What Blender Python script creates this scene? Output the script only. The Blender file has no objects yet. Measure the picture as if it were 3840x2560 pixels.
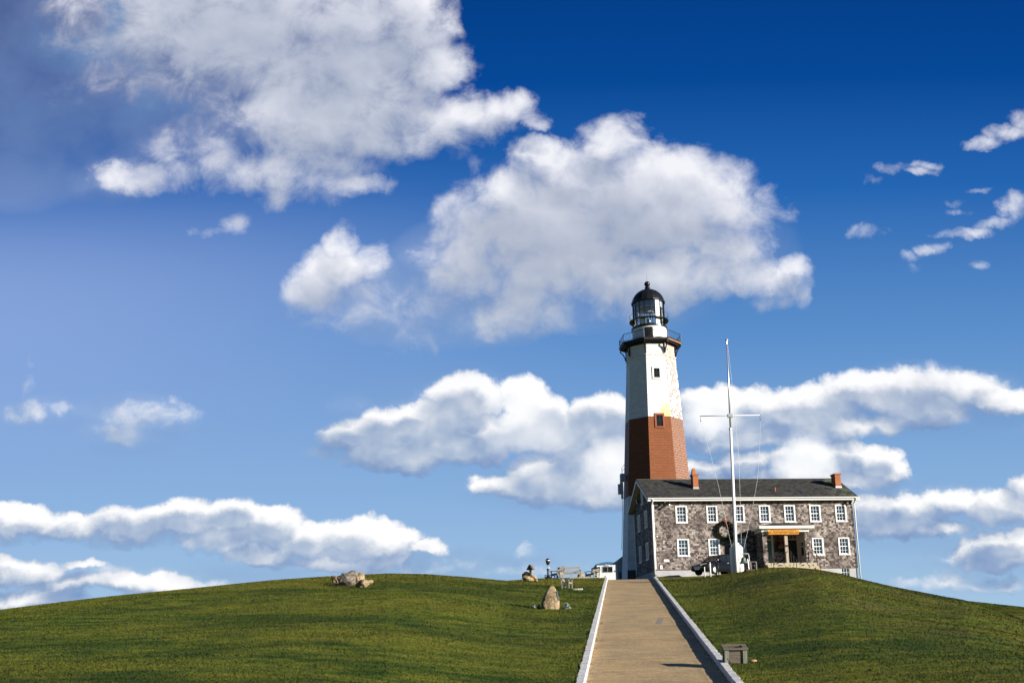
import bpy, bmesh, math, random
import numpy as np
from math import sin, cos, pi, radians as R, sqrt
from mathutils import Vector, Matrix, noise as mnoise
random.seed(7); rng = np.random.default_rng(7)
scene = bpy.context.scene
COL = scene.collection

# ------------------------------------------------------------------ camera, light, exposure
CF, CT, CR, CPY = 3854.41, .2159, .0173, 1589.12      # focal length in pixels of a 3840 frame, pitch, roll, principal row
cd = bpy.data.cameras.new('camera'); cam = bpy.data.objects.new('camera', cd); COL.objects.link(cam)
cd.sensor_fit = 'HORIZONTAL'; cd.sensor_width = 36; cd.lens = 36*CF/3840
cd.shift_y = (CPY-1280)/3840; cd.clip_start = .1; cd.clip_end = 20000
_r = Vector((1, 0, 0)); _u = Vector((0, -sin(CT), cos(CT))); _b = Vector((0, -cos(CT), -sin(CT)))
_r2 = _r*cos(CR)-_u*sin(CR); _u2 = _u*cos(CR)+_r*sin(CR)
cam.matrix_world = Matrix(((_r2.x, _u2.x, _b.x, 0), (_r2.y, _u2.y, _b.y, 0), (_r2.z, _u2.z, _b.z, 0), (0, 0, 0, 1)))
scene.camera = cam
EXPO = .85
SUN_AZ, SUN_EL = R(57), R(15.)          # azimuth measured from -Y (towards the viewer) to +X (right)
sv = Vector((sin(SUN_AZ)*cos(SUN_EL), -cos(SUN_AZ)*cos(SUN_EL), sin(SUN_EL)))
sd = bpy.data.lights.new('sun', 'SUN'); sun = bpy.data.objects.new('sun', sd); COL.objects.link(sun)
sd.energy = 5.0; sd.angle = R(.55); sd.color = (1, .93, .82)
sun.rotation_euler = sv.to_track_quat('Z', 'Y').to_euler(); sun.location = (60, -40, 60)
vs = scene.view_settings
scene.display_settings.display_device = 'sRGB'
vs.view_transform = 'Standard'; vs.look = 'None'; vs.gamma = 1; vs.exposure = EXPO
try: vs.use_curve_mapping = False
except Exception: pass
try:
    scene.cycles.use_denoising = True; scene.cycles.max_bounces = 6; scene.cycles.transparent_max_bounces = 12
except Exception: pass

def inv(u, v):                           # pixel of the 3840x2560 frame -> world direction
    a = u-1920; b = CPY-v; c, s = cos(CR), sin(CR)
    x = (a*c+b*s)/CF; y = (-a*s+b*c)/CF
    return np.array([x, cos(CT)-y*sin(CT), sin(CT)+y*cos(CT)])
def PX(u, v, Y):
    d = inv(u, v); return d/d[1]*Y

# ------------------------------------------------------------------ node helpers
class NT:
    def __init__(s, tree): s.t = tree; s.n = tree.nodes; s.l = tree.links
    def node(s, typ, **kw):
        n = s.n.new(typ)
        for k, v in kw.items(): setattr(n, k, v)
        return n
    def put(s, sock, v):
        if v is None: return
        if isinstance(v, bpy.types.NodeSocket): s.l.new(v, sock)
        else:
            try: sock.default_value = v
            except Exception: sock.default_value = (*v, 1)
    def math(s, op, a, b=None, c=None, clamp=False):
        n = s.node('ShaderNodeMath', operation=op, use_clamp=clamp)
        s.put(n.inputs[0], a); s.put(n.inputs[1], b); s.put(n.inputs[2], c); return n.outputs[0]
    def vmath(s, op, a, b=None, c=None):
        n = s.node('ShaderNodeVectorMath', operation=op)
        s.put(n.inputs[0], a); s.put(n.inputs[1], b); s.put(n.inputs[2], c)
        return n.outputs['Value'] if op in ('DOT_PRODUCT', 'LENGTH') else n.outputs[0]
    def noise(s, vec, scale, detail=4, rough=.55, color=False, dist=0, dims='3D'):
        n = s.node('ShaderNodeTexNoise', noise_dimensions=dims)
        s.put(n.inputs['Vector'], vec); n.inputs['Scale'].default_value = scale
        n.inputs['Detail'].default_value = detail; n.inputs['Roughness'].default_value = rough
        n.inputs['Distortion'].default_value = dist
        return n.outputs['Color'] if color else n.outputs[0]
    def ramp(s, f, stops, interp='LINEAR'):
        n = s.node('ShaderNodeValToRGB'); s.put(n.inputs[0], f); r = n.color_ramp; r.interpolation = interp
        while len(r.elements) < len(stops): r.elements.new(.5)
        for e, (p, c) in zip(r.elements, stops):
            e.position = p; e.color = (c, c, c, 1) if isinstance(c, (int, float)) else (*c[:3], 1)
        return n.outputs[0]
    def mix(s, f, a, b, typ='MIX', clamp=False):
        n = s.node('ShaderNodeMix', data_type='RGBA', blend_type=typ, clamp_result=clamp)
        s.put(n.inputs[0], f); s.put(n.inputs[6], a if not isinstance(a, tuple) else (*a[:3], 1)); s.put(n.inputs[7], b if not isinstance(b, tuple) else (*b[:3], 1))
        return n.outputs[2]
    def maprange(s, v, a, b, c, d, smooth=False):
        n = s.node('ShaderNodeMapRange'); n.interpolation_type = 'SMOOTHSTEP' if smooth else 'LINEAR'
        s.put(n.inputs[0], v)
        for i, q in enumerate((a, b, c, d)): s.put(n.inputs[i+1], q)
        return n.outputs[0]
    def sep(s, v):
        n = s.node('ShaderNodeSeparateXYZ'); s.put(n.inputs[0], v); return n.outputs
    def comb(s, x, y, z=0.):
        n = s.node('ShaderNodeCombineXYZ'); s.put(n.inputs[0], x); s.put(n.inputs[1], y); s.put(n.inputs[2], z); return n.outputs[0]

# ------------------------------------------------------------------ sky with clouds
# each blob: x, y, half width, half height (in a 2352-wide view of the sky sector), thickness
BLOBS = [
 # big soft cloud, upper left
 (560,50,340,190,1),(400,50,210,150,.85),(250,50,150,110,.62),(330,150,190,110,.52),(1010,290,90,50,.75),(1130,255,70,44,.75),(1200,262,60,26,.6),(790,110,250,200,1),(940,60,110,110,1),(985,150,80,85,.9),(760,260,250,105,1),(900,240,130,115,.9),(950,320,75,40,.7),
 (1085,275,120,62,.75),(1175,245,60,46,.75),(1238,272,40,14,.5),(1060,345,45,30,.22),(1092,378,22,26,.3),
 (690,380,190,75,.7),(805,418,90,30,.75),(640,445,50,38,.5),(590,390,100,55,.6),(480,350,110,80,.5),
 (420,395,90,38,.55),(300,405,105,40,.8),(255,400,60,30,.7),(375,340,60,55,.55),
 (480,535,70,20,.4),(535,515,36,26,.45),
 # central cloud
 (800,560,48,58,.9),(785,610,85,62,.9),(735,655,90,60,.8),(855,600,42,55,.6),(790,690,140,62,.5),(900,680,130,62,.32),(990,720,140,75,.4),
 (1240,355,65,52,.9),(1400,330,90,60,.85),(1450,300,45,35,.5),(1310,400,150,80,1),(1560,395,115,62,.9),(1450,470,300,145,1.15),(1250,520,240,140,1.1),(1650,560,110,90,.8),(1400,640,260,80,.9),(1180,470,130,85,1),
 (1050,480,50,45,.5),(1645,470,90,85,.9),(1100,600,150,100,.9),(1300,600,260,110,1),(1200,700,190,70,.75),(1500,620,240,85,1),
 (1690,615,100,55,.7),(1740,640,120,46,.8),(1812,608,52,44,.75),(1825,665,34,48,.5),(1765,690,60,24,.45),(1050,690,150,80,.5),(1130,748,90,30,.4),(1390,680,120,48,.6),
 # small ones, upper right
 (2020,412,34,16,.40),(2060,388,36,20,.44),(2100,395,50,10,.42),(2135,378,34,12,.36),(2245,325,50,12,.42),(2300,305,50,18,.5),(2345,278,40,24,.52),(2240,440,34,9,.32),(2205,470,22,14,.32),(2190,490,40,8,.28),(2330,480,44,20,.5),(2290,512,60,12,.48),(2240,530,60,10,.46),(2180,540,50,10,.42),(2150,570,30,10,.34),
 (2135,575,30,14,.36),(2100,600,26,14,.36),(2115,625,18,12,.3),(1990,540,44,16,.34),(2345,480,45,30,.5),(2240,610,22,10,.25),
 # row left of the tower
 (1065,925,100,55,1),(1190,915,75,46,1),(1250,940,60,46,.9),(960,965,140,48,1),(840,1000,110,48,.9),(755,1040,50,20,.55),(900,1045,125,48,.95),
 (1050,1010,170,55,1),(1250,990,150,55,1),(1370,950,90,48,.9),(1430,945,60,44,.9),(1400,1000,90,50,.9),(1490,960,80,55,.9),
 (1350,1060,110,60,1),(1420,1050,70,60,1),(1200,1112,120,34,.8),(1110,1112,45,20,.6),(1280,1100,130,60,.9),(1390,1120,110,50,.9),(1460,1090,60,60,.9),
 # row right of the tower
 (1640,930,90,55,1),(1600,965,70,55,1),(1720,945,95,55,1),(1850,940,130,52,1),(1985,905,110,46,.95),(2070,905,110,52,.95),(2150,860,75,34,.5),
 (2190,885,120,44,.75),(2130,940,110,46,.85),(2280,905,100,30,.75),(2070,975,80,30,.6),(1700,1000,150,36,.7),(1900,985,120,36,.7),
 (1620,1075,70,32,.9),(1725,1065,80,32,.9),(1840,1055,66,48,1),(1930,1055,80,46,1),(2010,1070,66,40,.9),(1850,1110,220,34,.9),(2050,1092,50,26,.7),(2030,1125,35,22,.4),
 # low right
 (2010,1165,70,30,.85),(2090,1180,100,38,.85),(2190,1160,80,32,.75),(2290,1160,80,36,.75),(2345,1130,42,45,.75),(2050,1218,110,26,.75),(2160,1222,100,22,.65),
 (2285,1258,62,28,.85),(2232,1265,30,24,.6),(2340,1250,50,26,.8),(2190,1288,22,10,.45),(2310,1300,100,24,.6),(2180,1332,60,18,.45),(2270,1350,90,20,.5),(2090,1330,42,12,.35),
 # low left
 (60,1222,160,28,.55),(330,1222,200,30,.55),(560,1235,190,34,.6),(820,1262,190,34,.6),(200,1325,220,34,.5),(380,1345,120,22,.5),(2060,1195,130,52,.8),(2300,1175,110,50,.75),(2300,1275,110,40,.7),
 (55,1195,85,34,.95),(-5,1190,60,40,.95),(150,1208,100,32,.85),(300,1195,110,42,.95),(410,1185,105,42,1),(520,1190,100,42,1),(620,1205,80,40,.95),
 (700,1240,90,40,.95),(820,1228,100,38,.95),(900,1248,80,34,.85),(985,1265,46,20,.85),(600,1270,100,26,.65),(800,1290,180,20,.65),
 (1010,1300,100,18,.35),(1210,1308,150,13,.3),(1207,1266,20,11,.4),
 (50,1310,110,32,.75),(200,1292,62,16,.65),(180,1340,100,28,.75),(330,1330,110,26,.75),(430,1332,80,17,.55),(0,1290,50,28,.75),(60,1372,150,28,.6),
 # thin ones, middle left
 (80,942,60,26,.45),(155,940,42,16,.3),(300,960,75,36,.38),(365,940,85,30,.5),(275,990,80,22,.42),(75,850,20,40,.12),(780,925,55,16,.28),
]
VEIL = [(300,30,330,170,.95),(120,30,160,110,.5),(400,230,260,160,.65),(160,270,220,150,.45),(10,190,120,170,.38),(60,390,200,80,.30),(240,400,150,60,.36),
 (980,700,220,90,.50),(1080,640,200,140,.55),(1130,745,130,50,.5),(860,660,160,80,.45),(1440,700,200,60,.4),(1700,560,120,90,.25),
 (1000,960,260,110,.2),(2150,920,240,80,.25),(1250,1120,200,60,.3),(2150,1200,250,90,.3),(2300,1290,200,70,.35),(1050,1300,260,40,.5),(300,965,160,70,.25),(90,945,120,40,.22),(500,1330,260,50,.35)]
def make_world():
    w = bpy.data.worlds.new('World'); scene.world = w; w.use_nodes = True
    T = NT(w.node_tree); w.node_tree.nodes.clear()
    out = T.node('ShaderNodeOutputWorld'); bg = T.node('ShaderNodeBackground'); T.l.new(bg.outputs[0], out.inputs[0])
    sky = T.node('ShaderNodeTexSky', sky_type='NISHITA', sun_disc=False)
    sky.sun_elevation = SUN_EL; sky.sun_rotation = math.atan2(sv.x, sv.y)
    sky.altitude = 50; sky.air_density = 1.0; sky.dust_density = .3; sky.ozone_density = 3.0
    tc = T.node('ShaderNodeTexCoord'); D = tc.outputs['Generated']
    x, y, z = T.sep(D)
    ys = T.math('MAXIMUM', y, .12)
    qx = T.math('DIVIDE', x, ys); qz = T.math('DIVIDE', z, ys)
    # blue: the Nishita sky deepened the way a polariser does, towards the upper right
    el = T.maprange(qz, .02, .74, 0, 1)
    deep = T.ramp(el, [(0, (.40, .59, .79)), (.16, (.27, .465, .75)), (.40, (.110, .285, .62)), (.62, (.018, .135, .46)), (.80, (.001, .066, .315)), (1, (.0, .042, .23))])
    side = T.maprange(qx, -.60, .22, 1, 0, True)
    pale = T.math('MULTIPLY', side, T.maprange(qz, .10, .34, .08, .50, True))
    pale = T.math('MULTIPLY', pale, T.maprange(qz, .36, .54, 1, .0, True))
    deep = T.mix(pale, deep, (.40, .51, .86))
    skn = T.vmath('SCALE', T.vmath('MULTIPLY', sky.outputs[0], (.62, .92, 1.35))); skn.node.inputs['Scale'].default_value = .05
    front = T.maprange(y, .42, .66, 0, 1, True)
    blue = T.mix(T.math('MULTIPLY', front, .95), skn, deep)
    # clouds
    q = T.comb(qx, qz, 0)
    w1 = T.vmath('SUBTRACT', T.noise(q, 9, 3, .5, True), (.5, .5, .5))
    w2 = T.vmath('SUBTRACT', T.noise(q, 34, 5, .62, True), (.5, .5, .5))
    qq = T.vmath('MULTIPLY_ADD', w1, (.050, .036, 0), q)
    qv = qq
    qq = T.vmath('MULTIPLY_ADD', w2, (.028, .024, 0), qq)
    def grp(blobs, name):
        g = bpy.data.node_groups.new(name, 'ShaderNodeTree')
        g.interface.new_socket('Vector', in_out='INPUT', socket_type='NodeSocketVector')
        g.interface.new_socket('Value', in_out='OUTPUT', socket_type='NodeSocketFloat')
        G = NT(g); gi = G.node('NodeGroupInput'); go = G.node('NodeGroupOutput'); acc = None
        for (cx, cy, rx, ry, wt) in blobs:
            if name == 'veil_field': pass
            elif cy > 850 and wt >= .6: wt *= 1.7
            elif wt < .6: wt *= .85
            u, v = cx*1.63265, cy*1.63265
            d = inv(u, v); d1 = inv(u+rx*1.63265, v); d2 = inv(u, v-ry*1.63265)
            X, Z = d[0]/d[1], d[2]/d[1]
            ax = abs(d1[0]/d1[1]-X)*1.12; az = abs(d2[2]/d2[1]-Z)*1.16
            p = G.vmath('MULTIPLY_ADD', gi.outputs[0], (1/ax, 1/az, 0), (-X/ax, -Z/az, 0))
            dd = G.vmath('DOT_PRODUCT', p, p)
            f = G.math('MULTIPLY_ADD', dd, -wt, wt)
            acc = f if acc is None else G.math('MAXIMUM', acc, f)
        G.l.new(acc, go.inputs[0]); return g
    g = grp(BLOBS, 'cloud_field'); gv = grp(VEIL, 'veil_field')
    def field(vec, g=g):
        n = T.node('ShaderNodeGroup'); n.node_tree = g; T.put(n.inputs[0], vec); return n.outputs[0]
    f0 = T.math('MINIMUM', T.math('MAXIMUM', field(qq), -.6), 1.1)
    lowc = T.maprange(qz, .20, .40, 0, 1)
    L = T.comb(T.math('MULTIPLY_ADD', lowc, .004, .007), T.math('MULTIPLY_ADD', lowc, .020, .013))
    f1 = T.math('MINIMUM', T.math('MAXIMUM', field(T.vmath('ADD', qq, L)), -.35), 1.1)
    n0 = T.noise(q, 22, 11, .61, False, .35)
    nb = T.noise(q, 6.5, 3, .5)
    s0 = T.noise(q, 17, 3.5, .5); s1 = T.noise(T.vmath('ADD', q, (.006, .013, 0)), 17, 3.5, .5)
    dens = T.math('MULTIPLY_ADD', T.math('SUBTRACT', n0, .5), T.math('MULTIPLY_ADD', lowc, .15, 1.6), f0)
    dens = T.math('MULTIPLY_ADD', T.math('SUBTRACT', nb, .5), .45, dens)
    alpha = T.maprange(dens, -.02, T.math('MULTIPLY_ADD', lowc, .25, .75), 0, 1, True)
    alpha = T.math('POWER', alpha, .8)
    fv = T.math('MAXIMUM', field(qv, gv), 0); nv = T.noise(q, 8, 4, .55)
    veil = T.math('MULTIPLY', fv, T.maprange(nv, .32, .66, .35, 1.25))
    veil = T.math('MINIMUM', veil, .8); vx = T.math('MAXIMUM', T.math('SUBTRACT', veil, alpha), 0)
    alpha = T.math('MAXIMUM', alpha, veil)
    # brightness from light coming from above right; thick parts are greyer
    lit = T.math('SUBTRACT', f0, f1)
    lit = T.math('MULTIPLY_ADD', lit, T.math('MULTIPLY_ADD', lowc, .13, .38), T.math('MULTIPLY_ADD', lowc, .16, .51))
    lit = T.math('SUBTRACT', lit, T.math('MULTIPLY', T.maprange(f0, .2, -.3, 0, .10), 1.))
    lit = T.math('MULTIPLY_ADD', T.math('SUBTRACT', s0, s1), T.math('MULTIPLY_ADD', lowc, -.55, .90), lit)
    lit = T.math('MULTIPLY_ADD', T.math('MULTIPLY', lowc, T.math('SUBTRACT', .45, f0)), .26, lit)
    lit = T.math('MULTIPLY_ADD', T.math('SUBTRACT', nb, .5), T.math('MULTIPLY_ADD', lowc, -.2, .5), lit)
    lit = T.math('MULTIPLY_ADD', T.math('SUBTRACT', n0, .5), .22, lit)
    lit = T.math('MULTIPLY_ADD', vx, -.16, lit)
    cl_low = T.ramp(lit, [(.12, (.17, .28, .52)), (.36, (.29, .40, .61)), (.52, (.45, .54, .69)), (.66, (.66, .71, .80)), (.80, (.86, .88, .92)), (.97, (1.02, 1.02, 1.03))])
    cl_high = T.ramp(lit, [(.1, (.20, .28, .45)), (.36, (.34, .40, .54)), (.58, (.50, .545, .66)), (.8, (.70, .725, .82)), (1, (.90, .91, .96))])
    cl = T.mix(lowc, cl_low, cl_high)
    cl = T.mix(T.math('MULTIPLY', vx, 2.2, clamp=True), cl, (.24, .36, .58))
    # brightest billows
    for (cx, cy, rr, k) in ((1180,930,70,.6),(1400,1070,75,.65),(1640,930,70,.7),(1850,1060,65,.7),(1610,960,50,.5),(800,590,60,.3),(1210,950,120,.3)):
        d = inv(cx*1.63265, cy*1.63265); r = rr*1.63265/CF
        p = T.vmath('MULTIPLY_ADD', qq, (1/r, 1/r, 0), (-d[0]/d[1]/r, -d[2]/d[1]/r, 0))
        gfac = T.math('MULTIPLY', T.maprange(T.vmath('DOT_PRODUCT', p, p), 0, 1.3, 1, 0, True), k)
        cl = T.mix(gfac, cl, (1.15, 1.14, 1.12))
    alpha = T.math('MULTIPLY', alpha, front)
    fin = T.mix(alpha, blue, cl)
    un = T.vmath('SCALE', fin); un.node.inputs['Scale'].default_value = 10*2**-EXPO     # colours above are as seen; the Background strength is 0.1
    T.put(bg.inputs[0], un); bg.inputs[1].default_value = .1
    w.cycles.sampling_method = 'MANUAL'; w.cycles.sample_map_resolution = 512
make_world()

# ------------------------------------------------------------------ materials
MATS = {}
def mat(name, color=(.5,.5,.5), rough=.7, metal=0., nscale=0, namt=.25, bump=0, bscale=60, spec=.4, coat=0):
    if name in MATS: return MATS[name]
    m = bpy.data.materials.new(name); m.use_nodes = True; T = NT(m.node_tree)
    b = m.node_tree.nodes['Principled BSDF']
    b.inputs['Roughness'].default_value = rough; b.inputs['Metallic'].default_value = metal
    b.inputs['Specular IOR Level'].default_value = spec; b.inputs['Coat Weight'].default_value = coat
    tc = T.node('ShaderNodeTexCoord').outputs['Object']
    if nscale:
        n = T.noise(tc, nscale, 5, .6)
        c = T.ramp(n, [(.3, tuple(k*(1-namt) for k in color)), (.7, tuple(min(1, k*(1+namt)) for k in color))])
        T.put(b.inputs['Base Color'], c)
    else: b.inputs['Base Color'].default_value = (*color, 1)
    if bump:
        bn = T.node('ShaderNodeBump'); bn.inputs['Strength'].default_value = bump; bn.inputs['Distance'].default_value = .02
        T.put(bn.inputs['Height'], T.noise(tc, bscale, 5, .6)); T.put(b.inputs['Normal'], bn.outputs[0])
    MATS[name] = m; return m
def newmat(name):
    m = bpy.data.materials.new(name); m.use_nodes = True; MATS[name] = m
    return m, NT(m.node_tree), m.node_tree.nodes['Principled BSDF']
def brick(T, vec, c1, c2, mort, bw, rh, ms=.01, bias=0, off=.5, sm=.1):
    n = T.node('ShaderNodeTexBrick'); n.offset = off; n.offset_frequency = 2; n.squash = 1
    T.put(n.inputs['Vector'], vec); T.put(n.inputs['Color1'], (*c1, 1)); T.put(n.inputs['Color2'], (*c2, 1)); T.put(n.inputs['Mortar'], (*mort, 1))
    n.inputs['Scale'].default_value = 1; n.inputs['Mortar Size'].default_value = ms; n.inputs['Mortar Smooth'].default_value = sm
    n.inputs['Bias'].default_value = bias; n.inputs['Brick Width'].default_value = bw; n.inputs['Row Height'].default_value = rh
    return n
def bumpn(T, h, strength, dist=.02, normal=None):
    b = T.node('ShaderNodeBump'); b.inputs['Strength'].default_value = strength; b.inputs['Distance'].default_value = dist
    T.put(b.inputs['Height'], h); 
    if normal: T.put(b.inputs['Normal'], normal)
    return b.outputs[0]

def m_shingle():
    m, T, b = newmat('weathered_shingle')
    o = T.node('ShaderNodeTexCoord').outputs['Object']; x, y, z = T.sep(o)
    u = T.math('ADD', x, y)
    row = T.math('FLOOR', T.math('DIVIDE', z, .15))
    jit = T.math('MULTIPLY', T.noise(T.comb(T.math('MULTIPLY', u, 1.), T.math('MULTIPLY', row, 3.7)), 2.6, 2, .5), .55)
    vec = T.comb(T.math('ADD', u, jit), z)
    b1 = brick(T, vec, (.040, .030, .027), (.62, .55, .51), (.03, .025, .025), .175, .15, .006, -.08, .37)
    b2 = brick(T, T.comb(T.math('ADD', T.math('ADD', u, jit), 7.31), z), (.10, .085, .08), (.46, .40, .36), (.04, .035, .03), .175, .15, .006, .1, .37)
    c = T.mix(.16, b1.outputs[0], b2.outputs[0])
    blot = T.noise(o, 3.2, 3, .6); c = T.mix(1., c, T.ramp(blot, [(.30, .70), (.5, .98), (.68, 1.3)]), 'MULTIPLY')
    big = T.noise(o, .55, 4, .6); c = T.mix(T.maprange(big, .42, .62, 0, .62, True), c, (.070, .055, .05), 'MIX')
    streak = T.noise(T.comb(T.math('MULTIPLY', u, 30.), T.math('MULTIPLY', z, 4.)), 1, 4, .6)
    c = T.mix(.8, c, T.ramp(streak, [(.3, .62), (.7, 1.25)]), 'MULTIPLY')
    c = T.mix(1., c, (.86, .84, .83), 'MULTIPLY')
    T.put(b.inputs['Base Color'], c); b.inputs['Roughness'].default_value = .85; b.inputs['Specular IOR Level'].default_value = .2
    saw = T.math('FRACT', T.math('DIVIDE', z, .15)); saw = T.math('SUBTRACT', 1., saw)
    h = T.math('ADD', T.math('MULTIPLY', saw, 1.), T.math('MULTIPLY', b1.outputs[1], -.6))
    T.put(b.inputs['Normal'], bumpn(T, h, .8, .02))
    return m
def m_roof():
    m, T, b = newmat('dark_roof_shingle')
    o = T.node('ShaderNodeTexCoord').outputs['Object']; x, y, z = T.sep(o)
    s = T.math('MULTIPLY', y, 1.12)
    b1 = brick(T, T.comb(x, s), (.018, .018, .019), (.085, .08, .078), (.012, .012, .012), .28, .15, .006, 0, .41)
    n = T.noise(o, 2.2, 5, .65); c = T.mix(T.maprange(n, .42, .7, 0, .6), b1.outputs[0], (.035, .037, .03))
    nx = T.noise(T.comb(T.math('MULTIPLY', x, 2.), T.math('MULTIPLY', s, 14.)), 1, 4, .7)
    c = T.mix(.8, c, T.ramp(nx, [(.3, .55), (.75, 1.5)]), 'MULTIPLY')
    mo = T.math('MULTIPLY', T.maprange(T.noise(o, 1.1, 5, .65), .46, .62, 0, 1, True), T.maprange(x, 15.0, 16.6, .12, .8, True))
    c = T.mix(mo, c, (.13, .16, .095))
    T.put(b.inputs['Base Color'], c); b.inputs['Roughness'].default_value = .9; b.inputs['Specular IOR Level'].default_value = .15
    T.put(b.inputs['Normal'], bumpn(T, T.math('ADD', T.math('FRACT', T.math('DIVIDE', s, -.15)), nx), .7, .02))
    return m
def m_tower(name, base, kind):
    m, T, b = newmat(name)
    uv = T.node('ShaderNodeUVMap').outputs[0]; x, y, z = T.sep(uv)
    wob = T.noise(uv, 1.3, 3, .5, True)
    vec = T.vmath('MULTIPLY_ADD', T.vmath('SUBTRACT', wob, (.5, .5, .5)), (.09, .05, 0), uv)
    dark = tuple(k*.86 for k in base)
    mort = {'white': tuple(k*.80 for k in base), 'brown': tuple(k*.62 for k in base), 'brownworn': (.38, .26, .20), 'whiteworn': tuple(k*.85 for k in base), 'stone': (.03, .03, .03)}[kind]
    bt = brick(T, vec, base, dark, mort, .62, .262, .012 if kind != 'brownworn' else .02, 0, .43)
    c = bt.outputs[0]
    n = T.noise(uv, 5, 6, .65)
    c = T.mix(.55, c, T.ramp(n, [(.3, .84), (.7, 1.1)]), 'MULTIPLY')
    if kind in ('white', 'brown'):
        cr = T.maprange(T.noise(uv, 1.7, 6, .7), .495, .505, 0, 1)
        cr = T.math('MULTIPLY', cr, T.math('SUBTRACT', 1., cr)); cr = T.math('MULTIPLY', cr, 3.0, clamp=True)
        c = T.mix(T.math('MULTIPLY', cr, .55), c, tuple(k*.35 for k in base))
        sp = T.maprange(T.noise(uv, 6, 4, .6), .66, .72, 0, .6)
        c = T.mix(sp, c, tuple(k*.45 for k in base))
    if kind == 'whiteworn':
        b2 = brick(T, vec, (0, 0, 0), (1, 1, 1), (0, 0, 0), .3, .262, .03, -.1, .37)
        cell = T.math('ADD', b2.outputs[0], T.math('MULTIPLY', T.noise(uv, .8, 3, .5), .9))
        cell = T.math('ADD', cell, T.math('MULTIPLY', T.noise(uv, 14, 3, .6), .55))
        zf = T.maprange(y, 27, 20, 0, .18)
        f = T.maprange(T.math('ADD', cell, zf), 1.14, 1.24, 0, .95)
        c = T.mix(f, c, (.20, .09, .06))
        top = T.maprange(T.math('ADD', T.noise(uv, 3, 5, .6), T.maprange(y, 27.9, 28.6, 0, .22)), .62, .70, 0, .7)
        c = T.mix(top, c, (.62, .27, .12))
    if kind == 'brownworn':
        f = T.maprange(T.noise(uv, 3.5, 6, .7), .5, .68, 0, .55); c = T.mix(f, c, (.36, .22, .16))
    if kind == 'white':            # yellow tint of an HDR exposure, painted low on the front face, under the upper window
        d = T.vmath('MULTIPLY_ADD', uv, (1/1.0, 1/2.0, 0), (-.75/1.0, -22.2/2.0, 0))
        yf = T.maprange(T.vmath('DOT_PRODUCT', d, d), .1, 1, .85, 0, True)
        yf = T.math('MULTIPLY', yf, T.maprange(T.noise(uv, 2, 4, .6), .3, .6, .4, 1))
        c = T.mix(yf, c, (.86, .70, .14))
    T.put(b.inputs['Base Color'], c); b.inputs['Roughness'].default_value = .6 if kind != 'stone' else .9; b.inputs['Specular IOR Level'].default_value = .3
    h = T.math('SUBTRACT', T.math('MULTIPLY', n, .9), bt.outputs[1])
    T.put(b.inputs['Normal'], bumpn(T, h, .55, .03))
    return m
def grass_color(T, o):
    big = T.noise(T.vmath('MULTIPLY', o, (.7, 1.3, 1)), .085, 6, .66); mid = T.noise(T.vmath('MULTIPLY', o, (.42, 1.0, 1.0)), 1.5, 7, .72); fine = T.noise(o, 24, 4, .7)
    c = T.ramp(mid, [(.30, (.013, .042, .004)), (.43, (.050, .090, .008)), (.55, (.120, .148, .014)), (.72, (.25, .215, .028))])
    c = T.mix(T.maprange(big, .38, .64, 0, .55, True), c, (.21, .20, .020))
    c = T.mix(T.maprange(T.noise(T.vmath('MULTIPLY', o, (.6, 1.2, 1)), .15, 5, .66), .48, .62, 0, .62, True), c, (.014, .050, .006))
    c = T.mix(T.maprange(T.noise(o, 1.3, 4, .7), .60, .72, 0, .35), c, (.13, .095, .025))
    xx = T.sep(o)[0]       # thin brownish turf on the right-hand slope
    c = T.mix(T.math('MULTIPLY', T.maprange(xx, 9., 15., 0, .55, True), T.maprange(T.noise(T.vmath('MULTIPLY', o, (.6, 1.2, 1)), .42, 5, .68), .47, .62, 0, 1, True)), c, (.13, .098, .035))
    z = T.sep(o)[2]        # drier, straw coloured turf along the tops
    dry = T.math('MULTIPLY', T.maprange(z, 3.2, 5.3, 0, 1, True), T.maprange(T.noise(T.vmath('MULTIPLY', o, (.5, 1, 1)), .5, 6, .68), .40, .62, .1, 1))
    c = T.mix(T.math('MULTIPLY', dry, .60), c, (.30, .25, .035))
    return T.mix(.9, c, T.ramp(fine, [(.25, .58), (.5, .97), (.78, 1.45)]), 'MULTIPLY')
def m_grass(name, blade=False):
    m, T, b = newmat(name)
    g = T.node('ShaderNodeNewGeometry').outputs['Position']
    c = grass_color(T, g)
    T.put(b.inputs['Base Color'], c); b.inputs['Roughness'].default_value = .8; b.inputs['Specular IOR Level'].default_value = .12
    if blade:
        nrm = T.node('ShaderNodeNewGeometry').outputs['Normal']
        k_ = T.vmath('MULTIPLY_ADD', nrm, (.30, .30, .30), (0, 0, 1.)); T.put(b.inputs['Normal'], T.vmath('NORMALIZE', k_))
    else:
        h = T.math('ADD', T.noise(g, 16, 4, .7), T.math('MULTIPLY', T.noise(g, 2.5, 4, .6), 1.6))
        T.put(b.inputs['Normal'], bumpn(T, h, .9, .09))
    return m
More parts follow.
